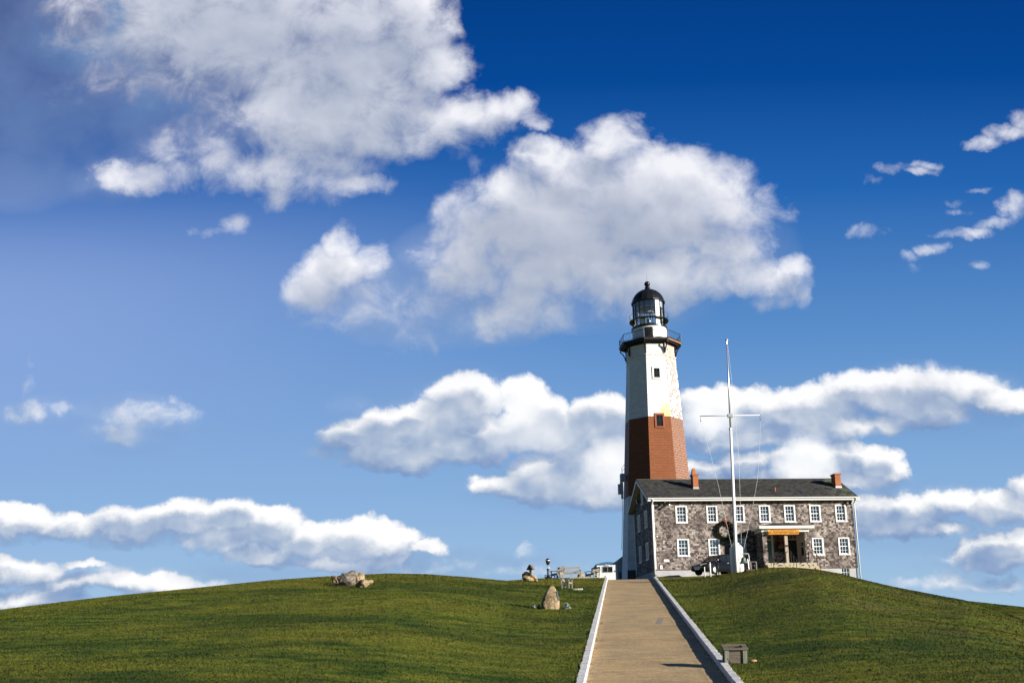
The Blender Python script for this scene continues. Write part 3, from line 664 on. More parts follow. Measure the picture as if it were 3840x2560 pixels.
# the bottom shingle course flares out over the painted foundation
MB().box((-.03, -.035, 6.17), (HL+.03, 0-.001, 6.25)).box((-.035, 0, 6.17), (-.001, HW, 6.25)).build('wall_base_course', 'weathered_shingle', house, HS)
f = MB()
grid_wall(f, [(15.67, 16.35, 5.48, 6.16)], .03, HL-.03, 3.6, 6.2, lambda x, z: (x, .04, z))
grid_wall(f, [(2.05, 2.62, 5.2, 6.08), (5.3, 5.88, 5.2, 6.08)], .04, HW, 3.6, 6.2, lambda y, z: (.04, y, z))
f.add([(HL-.03, .04, 3.6), (HL-.03, HW, 3.6), (HL-.03, HW, 6.2), (HL-.03, .04, 6.2)], [(0, 1, 2, 3)])
f.build('foundation', 'foundation_paint', house, HS)
def window(kind, w, axis, curtain=0, cols=3, rows=4, sash='white_paint'):
    """casing with a recessed six-over-six sash; axis x for the long front, y for the gable"""
    x0, x1, z0, z1 = w; i0, i1, j0, j1 = inn(w)
    def b(mb, xa, xb, ya, yb, za, zb):
        if axis == 'x': mb.box((xa, ya, za), (xb, yb, zb))
        else: mb.box((ya, xa, za), (yb, xb, zb))
        return mb
    c = MB()
    b(c, x0, x1, -.045, .10, j1, z1); b(c, x0-.015, x1+.015, -.075, .10, z0, j0)
    b(c, x0, i0, -.045, .10, j0, j1); b(c, i1, x1, -.045, .10, j0, j1)
    fr = c.build('window', 'white_paint', house, HS)
    s = MB(); m = .038; mid = (j0+j1)/2
    b(s, i0, i1, .045, .085, j0, j0+.05); b(s, i0, i1, .045, .085, j1-.04, j1); b(s, i0, i0+.04, .045, .085, j0+.05, j1-.04); b(s, i1-.04, i1, .045, .085, j0+.05, j1-.04)
    b(s, i0+.04, i1-.04, .035, .09, mid-.03, mid+.03)
    for k in range(1, cols): xx = i0+(i1-i0)*k/cols; b(s, xx-.013, xx+.013, .052, .08, j0+.05, mid-.03); b(s, xx-.013, xx+.013, .052, .08, mid+.03, j1-.04)
    for zz in ((j0+mid)/2, (j1+mid)/2): b(s, i0+.04, i1-.04, .050, .082, zz-.012, zz+.012)
    s.build('sash', sash, fr)
    s_ = bpy.context  # noqa
    fr.children[0].location = HS and (0, 0, 0)
    fr.children[0].data.transform(Matrix.Translation(HS))
    g_ = MB(); b(g_, i0, i1, .060, .066, j0, j1); o = g_.build('pane', 'window_glass', fr, HS)
    if curtain:
        cm = MB(); n = 22; vs_ = []
        a, bb = (i0, i0+(i1-i0)*curtain) if curtain > 0 else (i0, i1)
        for k in range(n+1):
            xx = a+(bb-a)*k/n; yy = .20+.018*sin(k*1.7)
            p = (lambda z: (xx, yy, z)) if axis == 'x' else (lambda z: (yy, xx, z))
            vs_ += [p(j0), p(j1)]
        cm.add(vs_, [(2*k, 2*k+2, 2*k+3, 2*k+1) for k in range(n)]); cm.build('curtain', 'curtain_cloth', fr, HS)
    return fr
cur = [.66, 0, 0, .80, .0, 0, 0, .92, .95, 0, 0, 0]
for k, ww in enumerate(FW): window('w', ww, 'x', cur[k])
for k, ww in enumerate(GW): window('w', ww, 'y', 0)
# cellar windows
def cellar(w, axis, frame):
    x0, x1, z0, z1 = w; c = MB()
    def b(mb, xa, xb, ya, yb, za, zb):
        if axis == 'x': mb.box((xa, ya, za), (xb, yb, zb))
        else: mb.box((ya, xa, za), (yb, xb, zb))
    b(c, x0, x0+.03, .06, .14, z0, z1); b(c, x1-.03, x1, .06, .14, z0, z1); b(c, x0+.03, x1-.03, .06, .14, z1-.04, z1); b(c, x0+.03, x1-.03, .06, .14, z0, z0+.05)
    for k in (1, 2): xx = x0+(x1-x0)*k/3; b(c, xx-.012, xx+.012, .08, .12, z0+.05, z1-.04)
    b(c, x0+.03, x1-.03, .078, .118, (z0+z1)/2-.012, (z0+z1)/2+.012)
    fr = c.build('cellar_window', frame, house, HS); g_ = MB(); b(g_, x0, x1, .10, .104, z0, z1); g_.build('pane', 'window_glass', fr, HS)
    d = MB(); b(d, x0-.2, x1+.2, .5, .52, z0-.2, z1); d.build('backing', 'interior_dark', fr, HS)
cellar((15.67, 16.35, 5.48, 6.16), 'x', 'white_paint'); cellar((2.05, 2.62, 5.2, 6.08), 'y', 'white_paint'); cellar((5.3, 5.88, 5.2, 6.08), 'y', 'white_paint')
# roof
og, oh = .466, .503; t = .13
r = MB()
ye, ze, yr, zr = -oh, 12.05, HW/2, 14.36
for sgn in (0, 1):
    Yf = (lambda y: y) if sgn == 0 else (lambda y: HW-y)
    vs_ = [(-og, Yf(ye), ze), (HL+og, Yf(ye), ze), (HL+og, yr, zr), (-og, yr, zr), (-og, Yf(ye), ze-t), (HL+og, Yf(ye), ze-t), (HL+og, yr, zr-t), (-og, yr, zr-t)]
    fs = [(0, 1, 2, 3), (7, 6, 5, 4), (0, 4, 5, 1), (1, 5, 6, 2), (3, 7, 4, 0)]
    if sgn: fs = [q[::-1] for q in fs]
    r.add(vs_, fs)
roof = r.build('roof', 'dark_roof_shingle', house, HS)
rc_ = MB(); n = 118
for k in range(n):
    x0 = -og+(HL+2*og)*k/n; dx = (HL+2*og)/n
    rc_.add([(x0, yr-.13, zr-.045), (x0+dx*1.1, yr-.13, zr-.03), (x0+dx*1.1, yr, zr+.035), (x0, yr, zr+.005), (x0+dx*1.1, yr+.13, zr-.03), (x0, yr+.13, zr-.045)], [(0, 1, 2, 3), (3, 2, 4, 5)])
    rc_.add([(x0+dx*1.1, yr-.13, zr-.065), (x0+dx*1.1, yr, zr-.01), (x0+dx*1.1, yr, zr+.035), (x0+dx*1.1, yr-.13, zr-.03)], [(0, 1, 2, 3)])
mat('ridge_grey', (.20, .19, .16), .9, 0, 9, .3); rc_.build('ridge_cap', 'ridge_grey', roof, HS)
for x0 in (-og-.035, HL+og+.002):
    rk = MB()
    for sgn in (0, 1):
        Yf = (lambda y: y) if sgn == 0 else (lambda y: HW-y)
        vs_ = [(x0, Yf(ye), ze-.05), (x0, yr, zr-.05), (x0, yr, zr-.27), (x0, Yf(ye), ze-.27)]; vs_ += [(p[0]+.033, p[1], p[2]) for p in vs_]
        rk.add(vs_, [(0, 1, 2, 3), (7, 6, 5, 4), (0, 4, 5, 1), (2, 6, 7, 3), (1, 5, 6, 2), (0, 3, 7, 4)])
    rk.build('rake_board', 'white_paint', house, HS)
so = MB()
for sgn in (0, 1):
    Yf = (lambda y: y) if sgn == 0 else (lambda y: HW-y)
    for xa, xb in ((-og, -.002), (HL+.002, HL+og)):
        so.add([(xa, Yf(ye), ze-.20), (xb, Yf(ye), ze-.20), (xb, yr, zr-.20), (xa, yr, zr-.20)], [(0, 1, 2, 3)])
    so.box((-og, Yf(ye), 11.83), (HL+og, Yf(-.004), 11.855))
so.build('soffit', 'soffit_grey', house, HS)
fa = MB().box((-og, -oh-.02, 11.80), (HL+og, -oh, 12.0)).box((-og, HW+oh, 11.80), (HL+og, HW+oh+.02, 12.0)).build('fascia', 'white_paint', house, HS)
gm = MB(); prof = [(0, 0), (-.02, -.09), (-.07, -.125), (-.12, -.09), (-.135, 0), (-.12, .0), (-.105, -.08), (-.07, -.105), (-.03, -.08), (-.015, 0)]
gm.prism([(-oh-.022+a, 12.055+b) for a, b in prof], -og, HL+og, 'x'); gm.build('gutter', 'gutter_white', house, HS)
for x, k in ((-.07, -1), (17.20, 1)):
    d = MB(); yy = -.10
    d.tube([(x-.0*k, -oh-.08, 11.95), (x, -oh-.05, 11.82), (x, yy-.03, 11.60), (x, yy, 11.45), (x, yy, 5.62 if k < 0 else 4.6)], .062, 8)
    if k < 0: d.tube([(x, yy, 5.62), (x-.05, yy-.1, 5.42), (x-.22, yy-.22, 5.30)], .062, 8)
    dp = d.build('downspout', 'gutter_white', house, HS, smooth=True)
    if k < 0: MB().tube([(x, yy, 5.66), (x, yy, 5.60)], .072, 8).build('joint', 'black_iron', dp, HS)
MB().box((-.03, -.03, 6.25), (.10, -.002, 11.83)).build('corner_board', 'white_paint', house, HS)
MB().box((-.03, HW-.10, 5.3), (-.002, HW+.03, 11.9)).build('corner_board', 'white_paint', house, HS)
MB().box((HL-.09, -.03, 6.25), (HL+.03, -.002, 11.83)).build('corner_board', 'weathered_shingle', house, HS)
# chimneys, vent pipe
def chimney(x0, x1, y0, y1, top, pot):
    c = MB().box((x0, y0, 12.8), (x1, y1, top-.14)).box((x0-.04, y0-.04, top-.14), (x1+.04, y1+.04, top-.07)).box((x0-.07, y0-.07, top-.068), (x1+.07, y1+.07, top))
    ch = c.build('chimney', 'red_chimney_brick', roof, HS)
    # (sub-sub parts are not allowed: the lead flashing and the pot stay with the roof)
    zf = roofz(y0)
    MB().box((x0-.03, y0-.03, zf-.15), (x1+.03, y0-.002, zf+.14)).box((x0-.03, y0-.002, zf-.15), (x0-.002, y1, zf+.10)).build('flashing', 'bare_aluminium', roof, HS)
    if pot:
        cx, cy = x0+.17, (y0+y1)/2; q = MB()
        q.add([(cx-.17, cy-.22, top), (cx+.17, cy-.22, top), (cx+.17, cy+.22, top), (cx-.17, cy+.22, top), (cx-.12, cy-.16, top+.42), (cx+.12, cy-.16, top+.42), (cx+.12, cy+.16, top+.42), (cx-.12, cy+.16, top+.42)],
              [(0, 1, 5, 4), (1, 2, 6, 5), (2, 3, 7, 6), (3, 0, 4, 7)])
        q.prism([(-.12+cx, top+.42), (cx+.12, top+.42), (cx+.07, top+.52), (cx-.07, top+.52)], cy-.16, cy+.16, 'y')
        q.build('chimney_pot', 'pot_orange', roof, HS)
chimney(3.97, 4.42, 1.65, 2.4, 14.42, True); chimney(16.47, 16.96, 1.7, 2.6, 14.42, False)
MB().tube([(10.85, 1.0, 12.5), (10.85, 1.0, 13.12)], .055, 10).build('vent_pipe', 'pot_orange', roof, HS, smooth=True)
# porch
pr = MB()      # hip roof
X0, X1, Yf, Ze, Zr = 8.19, 12.72, -2.38, 9.44, 9.96
pr.add([(X0, Yf, Ze), (X1, Yf, Ze), (11.15, -.01, Zr), (10.2, -.01, Zr), (X0, -.01, Ze), (X1, -.01, Ze)], [(0, 1, 2, 3), (4, 0, 3), (1, 5, 2)])
pr.build('porch_roof', 'dark_roof_shingle', house, HS)
pe = MB().box((X0, Yf, Ze-.19), (X1, Yf+.10, Ze-.005)).box((X0, Yf+.1, Ze-.19), (X0+.1, -.01, Ze-.005)).box((X1-.1, Yf+.1, Ze-.19), (X1, -.01, Ze-.005))
pe.box((X0-.04, Yf-.05, Ze-.05), (X1+.04, Yf-.002, Ze+.012)).box((X0+.1, Yf+.1, Ze-.20), (X1-.1, -.01, Ze-.17)).build('porch_eave', 'white_paint', house, HS)
PY = -2.0
MB().box((8.48, PY-.03, 9.02), (12.36, PY+.13, 9.235)).box((8.44, PY-.07, 9.0), (12.40, PY-.032, 9.10)).box((8.48, PY+.13, 9.02), (8.60, -.01, 9.235)).box((12.24, PY+.13, 9.02), (12.36, -.01, 9.235)).build('porch_frieze', 'white_paint', house, HS)
MB().box((8.50, PY, 6.0), (8.86, PY+.12, 9.02)).box((8.50, PY+.12, 6.0), (8.60, -.005, 9.02)).build('porch_wall', 'weathered_shingle', house, HS)
MB().box((12.02, PY, 6.0), (12.34, PY+.12, 9.02)).box((12.24, PY+.12, 6.0), (12.34, -.005, 9.02)).build('porch_wall', 'weathered_shingle', house, HS)
MB().box((12.16, PY+.12, 6.46), (12.238, -.01, 9.02)).build('porch_lining', 'cream_wall', house, HS)
MB().box((8.60, PY+.15, 8.98), (12.24, -.01, 9.015)).build('porch_ceiling', 'cream_wall', house, HS)
pp_ = MB().box((10.33, PY-.02, 6.46), (10.58, PY+.20, 9.02)).build('porch_post', 'porch_post_wood', house, HS)
MB().box((10.34, PY-.032, 7.78), (10.57, PY-.022, 7.93)).build('nameplate', 'bronze_plaque', pp_, HS)
MB().box((8.50, PY-.35, 5.0), (12.66, -.01, 6.46)).build('porch_floor', 'step_stone', house, HS)
st_ = MB()
for k in range(4): st_.box((8.53, PY-.355-.28*(k+1), 4.6), (12.68, PY-.352-.28*k, 6.46-.155*(k+1)))
st_.build('steps', 'step_stone', house, HS)
# thin black blocks on the steps standing in for the handrails' shadow
for (x, k) in ((9.7, 1), (10.5, 2), (11.9, 1), (12.2, 3), (9.2, 0), (11.2, 3)): MB().box((x, PY-.36-.28*k-.004, 6.46-.155*k-.12), (x+.09, PY-.36-.28*k, 6.46-.155*k-.03)).build('rail_shadow_spot', 'black_iron', house, HS)
for x in (8.80, 10.66, 12.58):
    hm = MB(); p0 = Vector((x, PY-.25, 7.42)); p1 = Vector((x, PY-1.55, 6.62)); hm.tube([p0+Vector((0, .12, .03)), p0, p1, p1+Vector((0, -.10, -.03))], .036, 6)
    for q, zb in ((.02, 6.46), (.45, 6.2), (.92, 5.6)):
        a = p0.lerp(p1, q); hm.tube([a, (a.x, a.y, zb)], .028, 6)
    hm.build('handrail', 'black_iron', house, HS)
# doors and transoms at the back of the porch
for (a, b), mm in zip(DOORS, ('teal_door', 'doorway_shade')):  # right panel is near-black for the shade inside the open doorway
    c = MB().box((a-.13, -.04, 6.46), (a, .04, 9.0)).box((b, -.04, 6.46), (b+.16, .04, 9.0)).box((a, -.04, 8.52), (b, .04, 8.62)).box((a, -.04, 8.90), (b, .04, 9.0))
    for k in (1, 2): xx = a+(b-a)*k/3; c.box((xx-.018, -.02, 8.62), (xx+.018, .02, 8.90))
    fr = c.build('door_frame', 'cream_wall', house, HS)
    MB().box((a, .0, 8.62), (b, .006, 8.90)).build('transom_pane', 'window_glass', fr, HS)
    d = MB().box((a, .02, 6.46), (b, .06, 8.52))
    if mm == 'teal_door':
        for z0, z1 in ((6.6, 7.3), (7.45, 8.35)): 
            for xa, xb in ((a+.08, a+.38), (a+.48, b-.08)): d.box((xa, .005, z0), (xb, .019, z1))
    do = d.build('door', mm, house, HS); MB().lathe([(0, 0), (.03, .01), (.03, .04), (0, .05)], 8, (b-.07, -.01, 7.45)).build('handle', 'lens_metal', do, HS)
MB().box((12.148, -1.15, 7.95), (12.158, -.75, 8.22)).build('plaque', 'bronze_plaque', house, HS)
MB().box((12.148, -1.2, 7.15), (12.158, -.62, 7.82)).build('plaque', 'bronze_plaque', house, HS)
# little eave lamps
for x in (3.42, 13.4): MB().box((x, -.36, 11.76), (x+.28, -.16, 11.829)).build('eave_lamp', 'lens_metal', house, HS)
def hw(x, y, z):     # house frame -> world
    c, s = cos(.0745), sin(.0745); return Vector((11.5584+x*c-y*s, 85+x*s+y*c, z))
def text(body, size, name, m, parent, loc, sx=1.):      # one mesh per word, centred on loc
    ms = []; x = 0
    for wd in body.split():
        cu = bpy.data.curves.new(name, 'FONT'); cu.body = wd; cu.size = size; cu.extrude = .004; cu.align_y = 'CENTER'; cu.resolution_u = 2
        tmp = bpy.data.objects.new('tmp', cu); COL.objects.link(tmp); dg = bpy.context.evaluated_depsgraph_get()
        me = bpy.data.meshes.new_from_object(tmp.evaluated_get(dg)); bpy.data.objects.remove(tmp)
        xs = [v.co.x for v in me.vertices]; me.transform(Matrix.Translation((x-min(xs), 0, 0))); x += max(xs)-min(xs)+size*.32; ms.append(me)
    x -= size*.32
    for me in ms:
        me.transform(Matrix.Translation(loc) @ Matrix.Rotation(pi/2, 4, 'X') @ Matrix.Diagonal((sx, 1, 1, 1)) @ Matrix.Translation((-x/2, 0, 0))); me.materials.clear(); me.materials.append(MATS[m])
        o = bpy.data.objects.new(name, me); COL.objects.link(o); o.parent = parent
# orange signs under the porch eave
def board(name, label, x0, x1, z0, z1, y, pts, words, size, sx):
    cx, cz = (x0+x1)/2, (z0+z1)/2; p = hw(cx, y, cz); o = thing(name, label, 'sign', p, .0745, 'orange signs over the porch')
    w_, h_ = (x1-x0)/2, (z1-z0)/2
    MB().prism([(a*w_, b*h_) for a, b in pts], -.02, .02, 'y').build('board', 'sign_orange', o)
    text(words, size, 'lettering', 'sign_text', o, (0, -.024, 0), sx=sx); return o
LP = [(-1, -.35), (-.975, -1), (.975, -1), (1, -.35), (1, .35), (.975, 1), (-.975, 1), (-1, .35)]
s1 = board('landmark_sign', 'orange wooden sign reading NATIONAL HISTORIC LANDMARK hanging over the porch steps', 8.93, 11.47, 8.765, 8.94, PY-.25, LP, 'NATIONAL HISTORIC LANDMARK', .165, 1.0)
AP = [(-1, .5), (-.95, -1), (.95, -1), (1, .5), (.97, 1), (-.97, 1)]
s2 = board('porch_sign', 'orange sign with pointed ends, tucked under the porch eave above the landmark sign', 8.85, 11.55, 8.985, 9.15, PY-.25, AP, 'MONTAUK POINT LIGHTHOUSE', .135, 1.08)
for x in (-.95, .92):
    MB().box((x-.025, -.03, .088), (x+.03, .01, .14)).build('hook', 'white_paint', s1)
# wreaths
def wreath(name, label, loc, rad, thick, n, rotz, ribbons):
    o = thing(name, label, 'wreath', loc, rotz, 'wreaths on the house'); mb = MB(); rg = random.Random(int(rad*1000))
    for k in range(n):
        a = rg.uniform(0, 2*pi); b = rg.uniform(0, 2*pi); rr = thick*sqrt(rg.random())
        c = Vector(((rad+rr*cos(b))*cos(a), rr*sin(b)*.8, (rad+rr*cos(b))*sin(a)))
        d = Vector((rg.uniform(-1, 1), rg.uniform(-1, .3), rg.uniform(-1, 1))).normalized()*rg.uniform(.05, .10); e = d.cross(Vector((rg.random(), rg.random(), rg.random()))).normalized()*.016
        mb.add([c-e, c+e, c+d], [(0, 1, 2)])
    mb.build('greenery', 'pine_needles', o)
    rb = MB(); zt = rad+thick*.5
    for sx in (-1, 1):
        rb.tube([(0, -thick, zt), (sx*.10, -thick-.06, zt+.10), (sx*.15, -thick-.03, zt+.03), (sx*.06, -thick-.03, zt-.03), (0, -thick, zt)], .028, 6)
        rb.bar((0, -thick-.02, zt), (sx*.07, -thick-.03, zt-ribbons), .05, .012)
    rb.build('bow', 'red_ribbon', o); return o
wr = wreath('wreath', 'large pine wreath with red bow hanging on the shingles left of the flagpole foot', hw(6.0, -.13, 9.33), .68, .17, 9000, .0745, .28)
for a in (35, 150, 200, 340, 60, 290): 
    MB().lathe([(0, -.05), (.045, 0), (0, .05)], 8, (.62*cos(R(a)), -.16, .62*sin(R(a)))).build('red_berry', 'red_ribbon', wr)
wreath('wreath', 'dim pine wreath with long red ribbon inside the shaded porch between the doors', hw(10.62, -.10, 8.0), .36, .11, 2000, .0745, .62)
# flood lights
def flood(label, p, rotz, heads):
    o = thing('flood_light', label, 'flood light', p, rotz, 'flood lights under the eaves')
    MB().box((-.05, -.06, -.06), (.05, .0, .06)).build('mount', 'black_iron', o)
    for (dx, dz, tx_, tz_) in heads:
        a = Vector((dx*.25, -.10, dz*.25)); b = a+Vector((tx_, -.22, tz_))
        m_ = MB().tube([(0, -.03, 0), a, a.lerp(b, .25), b], [.018, .03, .05, .10], 10); h_ = m_.build('lamp_head', 'black_iron', o, smooth=True)
        MB().tube([b, b+(b-a).normalized()*.01], .075, 10).build('lens', 'lens_metal', h_)
flood('cluster of black flood lights high on the left end of the shingled front', hw(1.05, -.01, 11.50), .0745, ((-.7, .3, -.22, -.12), (-.1, -.3, -.12, -.16), (.9, .1, .10, -.02), (0, .6, -.05, .1)))
flood('pair of black flood lights under the eave beside the rightmost upper window', hw(16.75, -.01, 11.62), .0745, ((-.6, -.1, -.05, -.05), (.5, -.1, .05, -.06)))
flood('small black flood lamp near the attic window on the shaded gable', hw(-.01, 5.0, 12.6), .0745-pi/2, ((-.2, .1, 0, .0), (.5, -.6, 0, -.05)))
# small signs low on the left end of the front
o = thing('wall_sign', 'small blank white sign low on the shingles near the left corner', 'sign', hw(.95, -.02, 6.93), .0745); MB().box((-.215, -.015, -.1), (.215, .0, .1)).build('board', 'sign_white', o, bevel=.008)
o = thing('access_sign', 'small sign with red head and white panel at the foot of the left corner', 'sign', hw(.50, -.02, 6.25), .0745)
MB().box((-.1, -.012, 0), (.1, 0, .30)).build('panel', 'sign_white', o); MB().box((-.1, -.014, .302), (.1, 0, .42)).build('header', 'sign_red', o)
text('RESERVED', .042, 'lettering', 'sign_white', o, (0, -.017, .36))
sy = MB().lathe([(.035, -.004), (.05, -.004), (.05, .004), (.035, .004), (.035, -.004)], 14); sy.v = [(x, -.018+z, .13+y) for x, y, z in sy.v]; sy.box((-.012, -.02, .15), (.006, -.014, .21)).box((-.02, -.02, .222), (0, -.014, .245)); sy.build('symbol', 'sign_teal', o)
o = thing('wall_box', 'tiny white switch box half way up the left end of the front', 'electrical box', hw(.27, -.02, 8.93), .0745); MB().box((-.05, -.05, -.06), (.06, 0, .06)).build('cover', 'sign_white', o)

# ------------------------------------------------------------------ lighthouse
TX, TY, TB = 14.4094, 102.1354, 4.9
lh = thing('lighthouse', 'tall octagonal white lighthouse with a brown band and black lantern dome', 'lighthouse', (TX, TY, TB))
TS = (0, 0, -TB)
def TR(z): return 2.944-.0620*(z-22.343)
CA = [R(-18+45*k) for k in range(8)]
def ringp(a, rad, z): return (rad*sin(a), -rad*cos(a), z)
def section(name, z0, z1, mats, pick, radf=TR, nz=1, parent=None):
    mb = MB()
    for k in range(8):
        a, b = CA[k], CA[(k+1) % 8]
        for j in range(nz):
            za, zb = z0+(z1-z0)*j/nz, z0+(z1-z0)*(j+1)/nz; wa, wb = radf(za)*sin(R(22.5)), radf(zb)*sin(R(22.5))
            mb.add([ringp(a, radf(za), za), ringp(b, radf(za), za), ringp(b, radf(zb), zb), ringp(a, radf(zb), zb)], [(0, 1, 2, 3)], pick(k, za),
                   [[(k*10-wa, za), (k*10+wa, za), (k*10+wb, zb), (k*10-wb, zb)]])
    return mb.build(name, mats, parent or lh, TS)
section('lower_wall', 4.9, 14.56, ['tower_white_paint', 'tower_white_worn', 'tower_bare_stone'], lambda k, z: 2 if (k == 7 and z < 7.3) else 0, nz=4, radf=TR)
section('brown_band', 14.56, 22.343, ['tower_brown_paint', 'tower_brown_worn'], lambda k, z: 1 if k in (1, 2) else 0)
section('upper_wall', 22.343, 28.75, ['tower_white_paint', 'tower_white_worn'], lambda k, z: 1 if k in (1, 2) else 0)
section('frieze', 28.92, 30.0, ['tower_white_paint', 'tower_white_worn'], lambda k, z: 1 if k in (1, 2) else 0, radf=lambda z: 2.48)
mo = MB()
def octring(mb, z0, z1, r0, r1, r2=None, mi=None):   # solid ring with sloping side
    for k in range(8):
        a, b = CA[k], CA[(k+1) % 8]
        mb.add([ringp(a, r0, z0), ringp(b, r0, z0), ringp(b, r1, z1), ringp(a, r1, z1)], [(0, 1, 2, 3)], mi, [[(k*10, z0), (k*10+2, z0), (k*10+2, z1), (k*10, z1)]])
octring(mo, 28.40, 28.42, 2.565, 2.62); octring(mo, 28.42, 28.48, 2.62, 2.60); octring(mo, 28.75, 28.78, 2.54, 2.63); octring(mo, 28.78, 28.86, 2.63, 2.64); octring(mo, 28.86, 28.93, 2.64, 2.48)
mo.build('moulding', ['tower_white_paint'], lh, TS)
# recessed panels drawn by thin raised stiles on the frieze
def face(k):
    am = CA[k]+R(22.5); return Vector((sin(am), -cos(am), 0)), Vector((cos(am), sin(am), 0))
def fbox(mb, k, t0, t1, z0, z1, o0, o1, ap=None, mi=None):
    n, t_ = face(k); vs_ = []
    for z in (z0, z1):
        A = (TR(z) if ap is None else ap)*cos(R(22.5))
        for tt, oo in ((t0, o0), (t1, o0), (t1, o1), (t0, o1)): vs_.append(n*(A+oo)+t_*tt+Vector((0, 0, z)))
    # order: outer face is o1
    mb.add(vs_, [(0, 1, 2, 3), (7, 6, 5, 4), (1, 0, 4, 5), (2, 1, 5, 6), (3, 2, 6, 7), (0, 3, 7, 4)], mi)
fp = MB()
for k in range(8):
    for t0, t1, z0, z1 in ((-.78, -.72, 29.05, 29.9), (.72, .78, 29.05, 29.9), (-.72, .72, 29.84, 29.9)): fbox(fp, k, t0, t1, z0, z1, -.01, .02, 2.48)
fp.build('frieze_panels', 'white_paint', lh, TS)
def twin(name, zc0, zc1, cw, oz0, oz1, ow, m_):
    f_ = MB(); fbox(f_, 0, -cw/2, -ow/2, zc0, zc1, 0, .07); fbox(f_, 0, ow/2, cw/2, zc0, zc1, 0, .07); fbox(f_, 0, -ow/2, ow/2, oz1, zc1, 0, .07); fbox(f_, 0, -ow/2, ow/2, zc0, oz0, 0, .09)
    o_ = f_.build(name, m_, lh, TS)
    g_ = MB(); fbox(g_, 0, -ow/2, ow/2, oz0, oz1, 0, .012); g_.build('pane', 'car_glass', o_, TS)
    s_ = MB(); fbox(s_, 0, -.02, .02, oz0, oz1, .012, .03); fbox(s_, 0, -ow/2, ow/2, (oz0+oz1)/2-.02, (oz0+oz1)/2+.02, .012, .032); s_.build('mullion', 'bronze_plaque', o_, TS)
twin('window', 26.2, 27.52, .92, 26.35, 27.34, .60, 'white_paint')
mat('frame_brown', (.27, .07, .025), .6)
twin('window', 21.15, 22.66, .98, 21.3, 22.46, .64, 'frame_brown')
# gallery
dk = MB()
def octplate(mb, z0, z1, rad, edge=None, mi=None):
    top = [ringp(a, rad, z1) for a in CA]; bot = [ringp(a, rad, z0) for a in CA]
    mb.add(top+bot, [tuple(range(8)), tuple(range(15, 7, -1))], mi)
    for k in range(8): mb.add([bot[k], bot[(k+1) % 8], top[(k+1) % 8], top[k]], [(0, 1, 2, 3)], edge(k) if edge else mi)
octplate(dk, 30.24, 30.40, 3.23, lambda k: 1 if k in (1,) else 0); octplate(dk, 30.40, 30.43, 3.30, lambda k: 0)
octplate(dk, 30.0, 30.24, 2.62, lambda k: 0); octring(dk, 30.10, 30.24, 2.95, 2.98)
dk.build('gallery_deck', ['gallery_black', 'gallery_rust'], lh, TS)
for k, a in enumerate(CA):
    bm_ = MB(); d = Vector((sin(a), -cos(a), 0)); up = Vector((0, 0, 1))
    P_ = lambda rr, z: tuple(d*rr+up*z)
    bm_.bar(P_(2.56, 28.98), P_(2.56, 30.24), .10, .10, up=d); bm_.bar(P_(2.60, 30.18), P_(3.10, 30.18), .10, .10)
    q = [P_(2.60, 29.02), P_(2.68, 29.35), P_(2.85, 29.72), P_(3.10, 29.98), P_(3.16, 30.14)]
    for i in range(4): bm_.bar(q[i], q[i+1], .09, .11, up=d)
    bm_.build('bracket', 'gallery_black', lh, TS)
rl = MB(); rr_ = 3.20; zt, zb = 31.24, 30.52
for k in range(8):
    a, b = Vector(ringp(CA[k], rr_, 0)), Vector(ringp(CA[(k+1) % 8], rr_, 0)); up = Vector((0, 0, 1))
    rl.tube([a+up*zt, b+up*zt], .028, 6); rl.tube([a+up*zb, b+up*zb], .018, 5); rl.tube([a+up*30.42, a+up*(zt+.07)], .028, 6)
    nx = 5
    for i in range(nx):
        p, q = a.lerp(b, i/nx), a.lerp(b, (i+1)/nx); rl.tube([p+up*zb, q+up*zt], .012, 4, cap=False); rl.tube([q+up*zb, p+up*zt], .012, 4, cap=False)
rl.build('gallery_railing', 'rail_blue_black', lh, TS)
# watch room, lantern
MB().lathe([(1.77, 30.43), (1.77, 32.06)], 48).build('watch_room', 'white_paint', lh, TS, smooth=True)
dr = MB()
def arc(mb, r0, r1, a0, a1, z0, z1, n=6, mi=None):
    vs_ = []
    for i in range(n+1):
        a = a0+(a1-a0)*i/n
        for rr, z in ((r0, z0), (r1, z0), (r1, z1), (r0, z1)): vs_.append(ringp(a, rr, z))
    fs = [(i*4+j, i*4+4+j, i*4+4+(j+1) % 4, i*4+(j+1) % 4) for i in range(n) for j in range(4)]+[(3, 2, 1, 0), (n*4, n*4+1, n*4+2, n*4+3)]
    mb.add(vs_, fs, mi); return mb
arc(dr, 1.76, 1.80, R(-22), R(3), 30.44, 31.93); drr = dr.build('door', 'gallery_black', lh, TS)
dm = MB()
for k in range(6): a = R(-22+5*k); arc(dm, 1.79, 1.83, a-.008, a+.008, 30.46, 31.9, 1)
arc(dm, 1.79, 1.825, R(-22), R(3), 31.45, 31.49); dm.build('door_rails', 'bronze_plaque', drr, TS)
MB().lathe([(1.74, 32.06), (1.85, 32.08), (1.86, 32.26), (1.70, 32.30), (1.6, 32.30)], 48).build('lantern_sill', 'dome_black', lh, TS, smooth=False)
NP = 18; AM = [R(-2+20*k) for k in range(NP)]; LR = 1.62
gl = MB()
for k in range(NP):
    a, b = AM[k], AM[(k+1) % NP]
    if k in (1,): continue
    gl.add([ringp(a, LR-.02, 32.3), ringp(b, LR-.02, 32.3), ringp(b, LR-.02, 34.95), ringp(a, LR-.02, 34.95)], [(0, 1, 2, 3)])
lg = gl.build('lantern_glass', 'window_glass', lh, TS)
bl = MB()
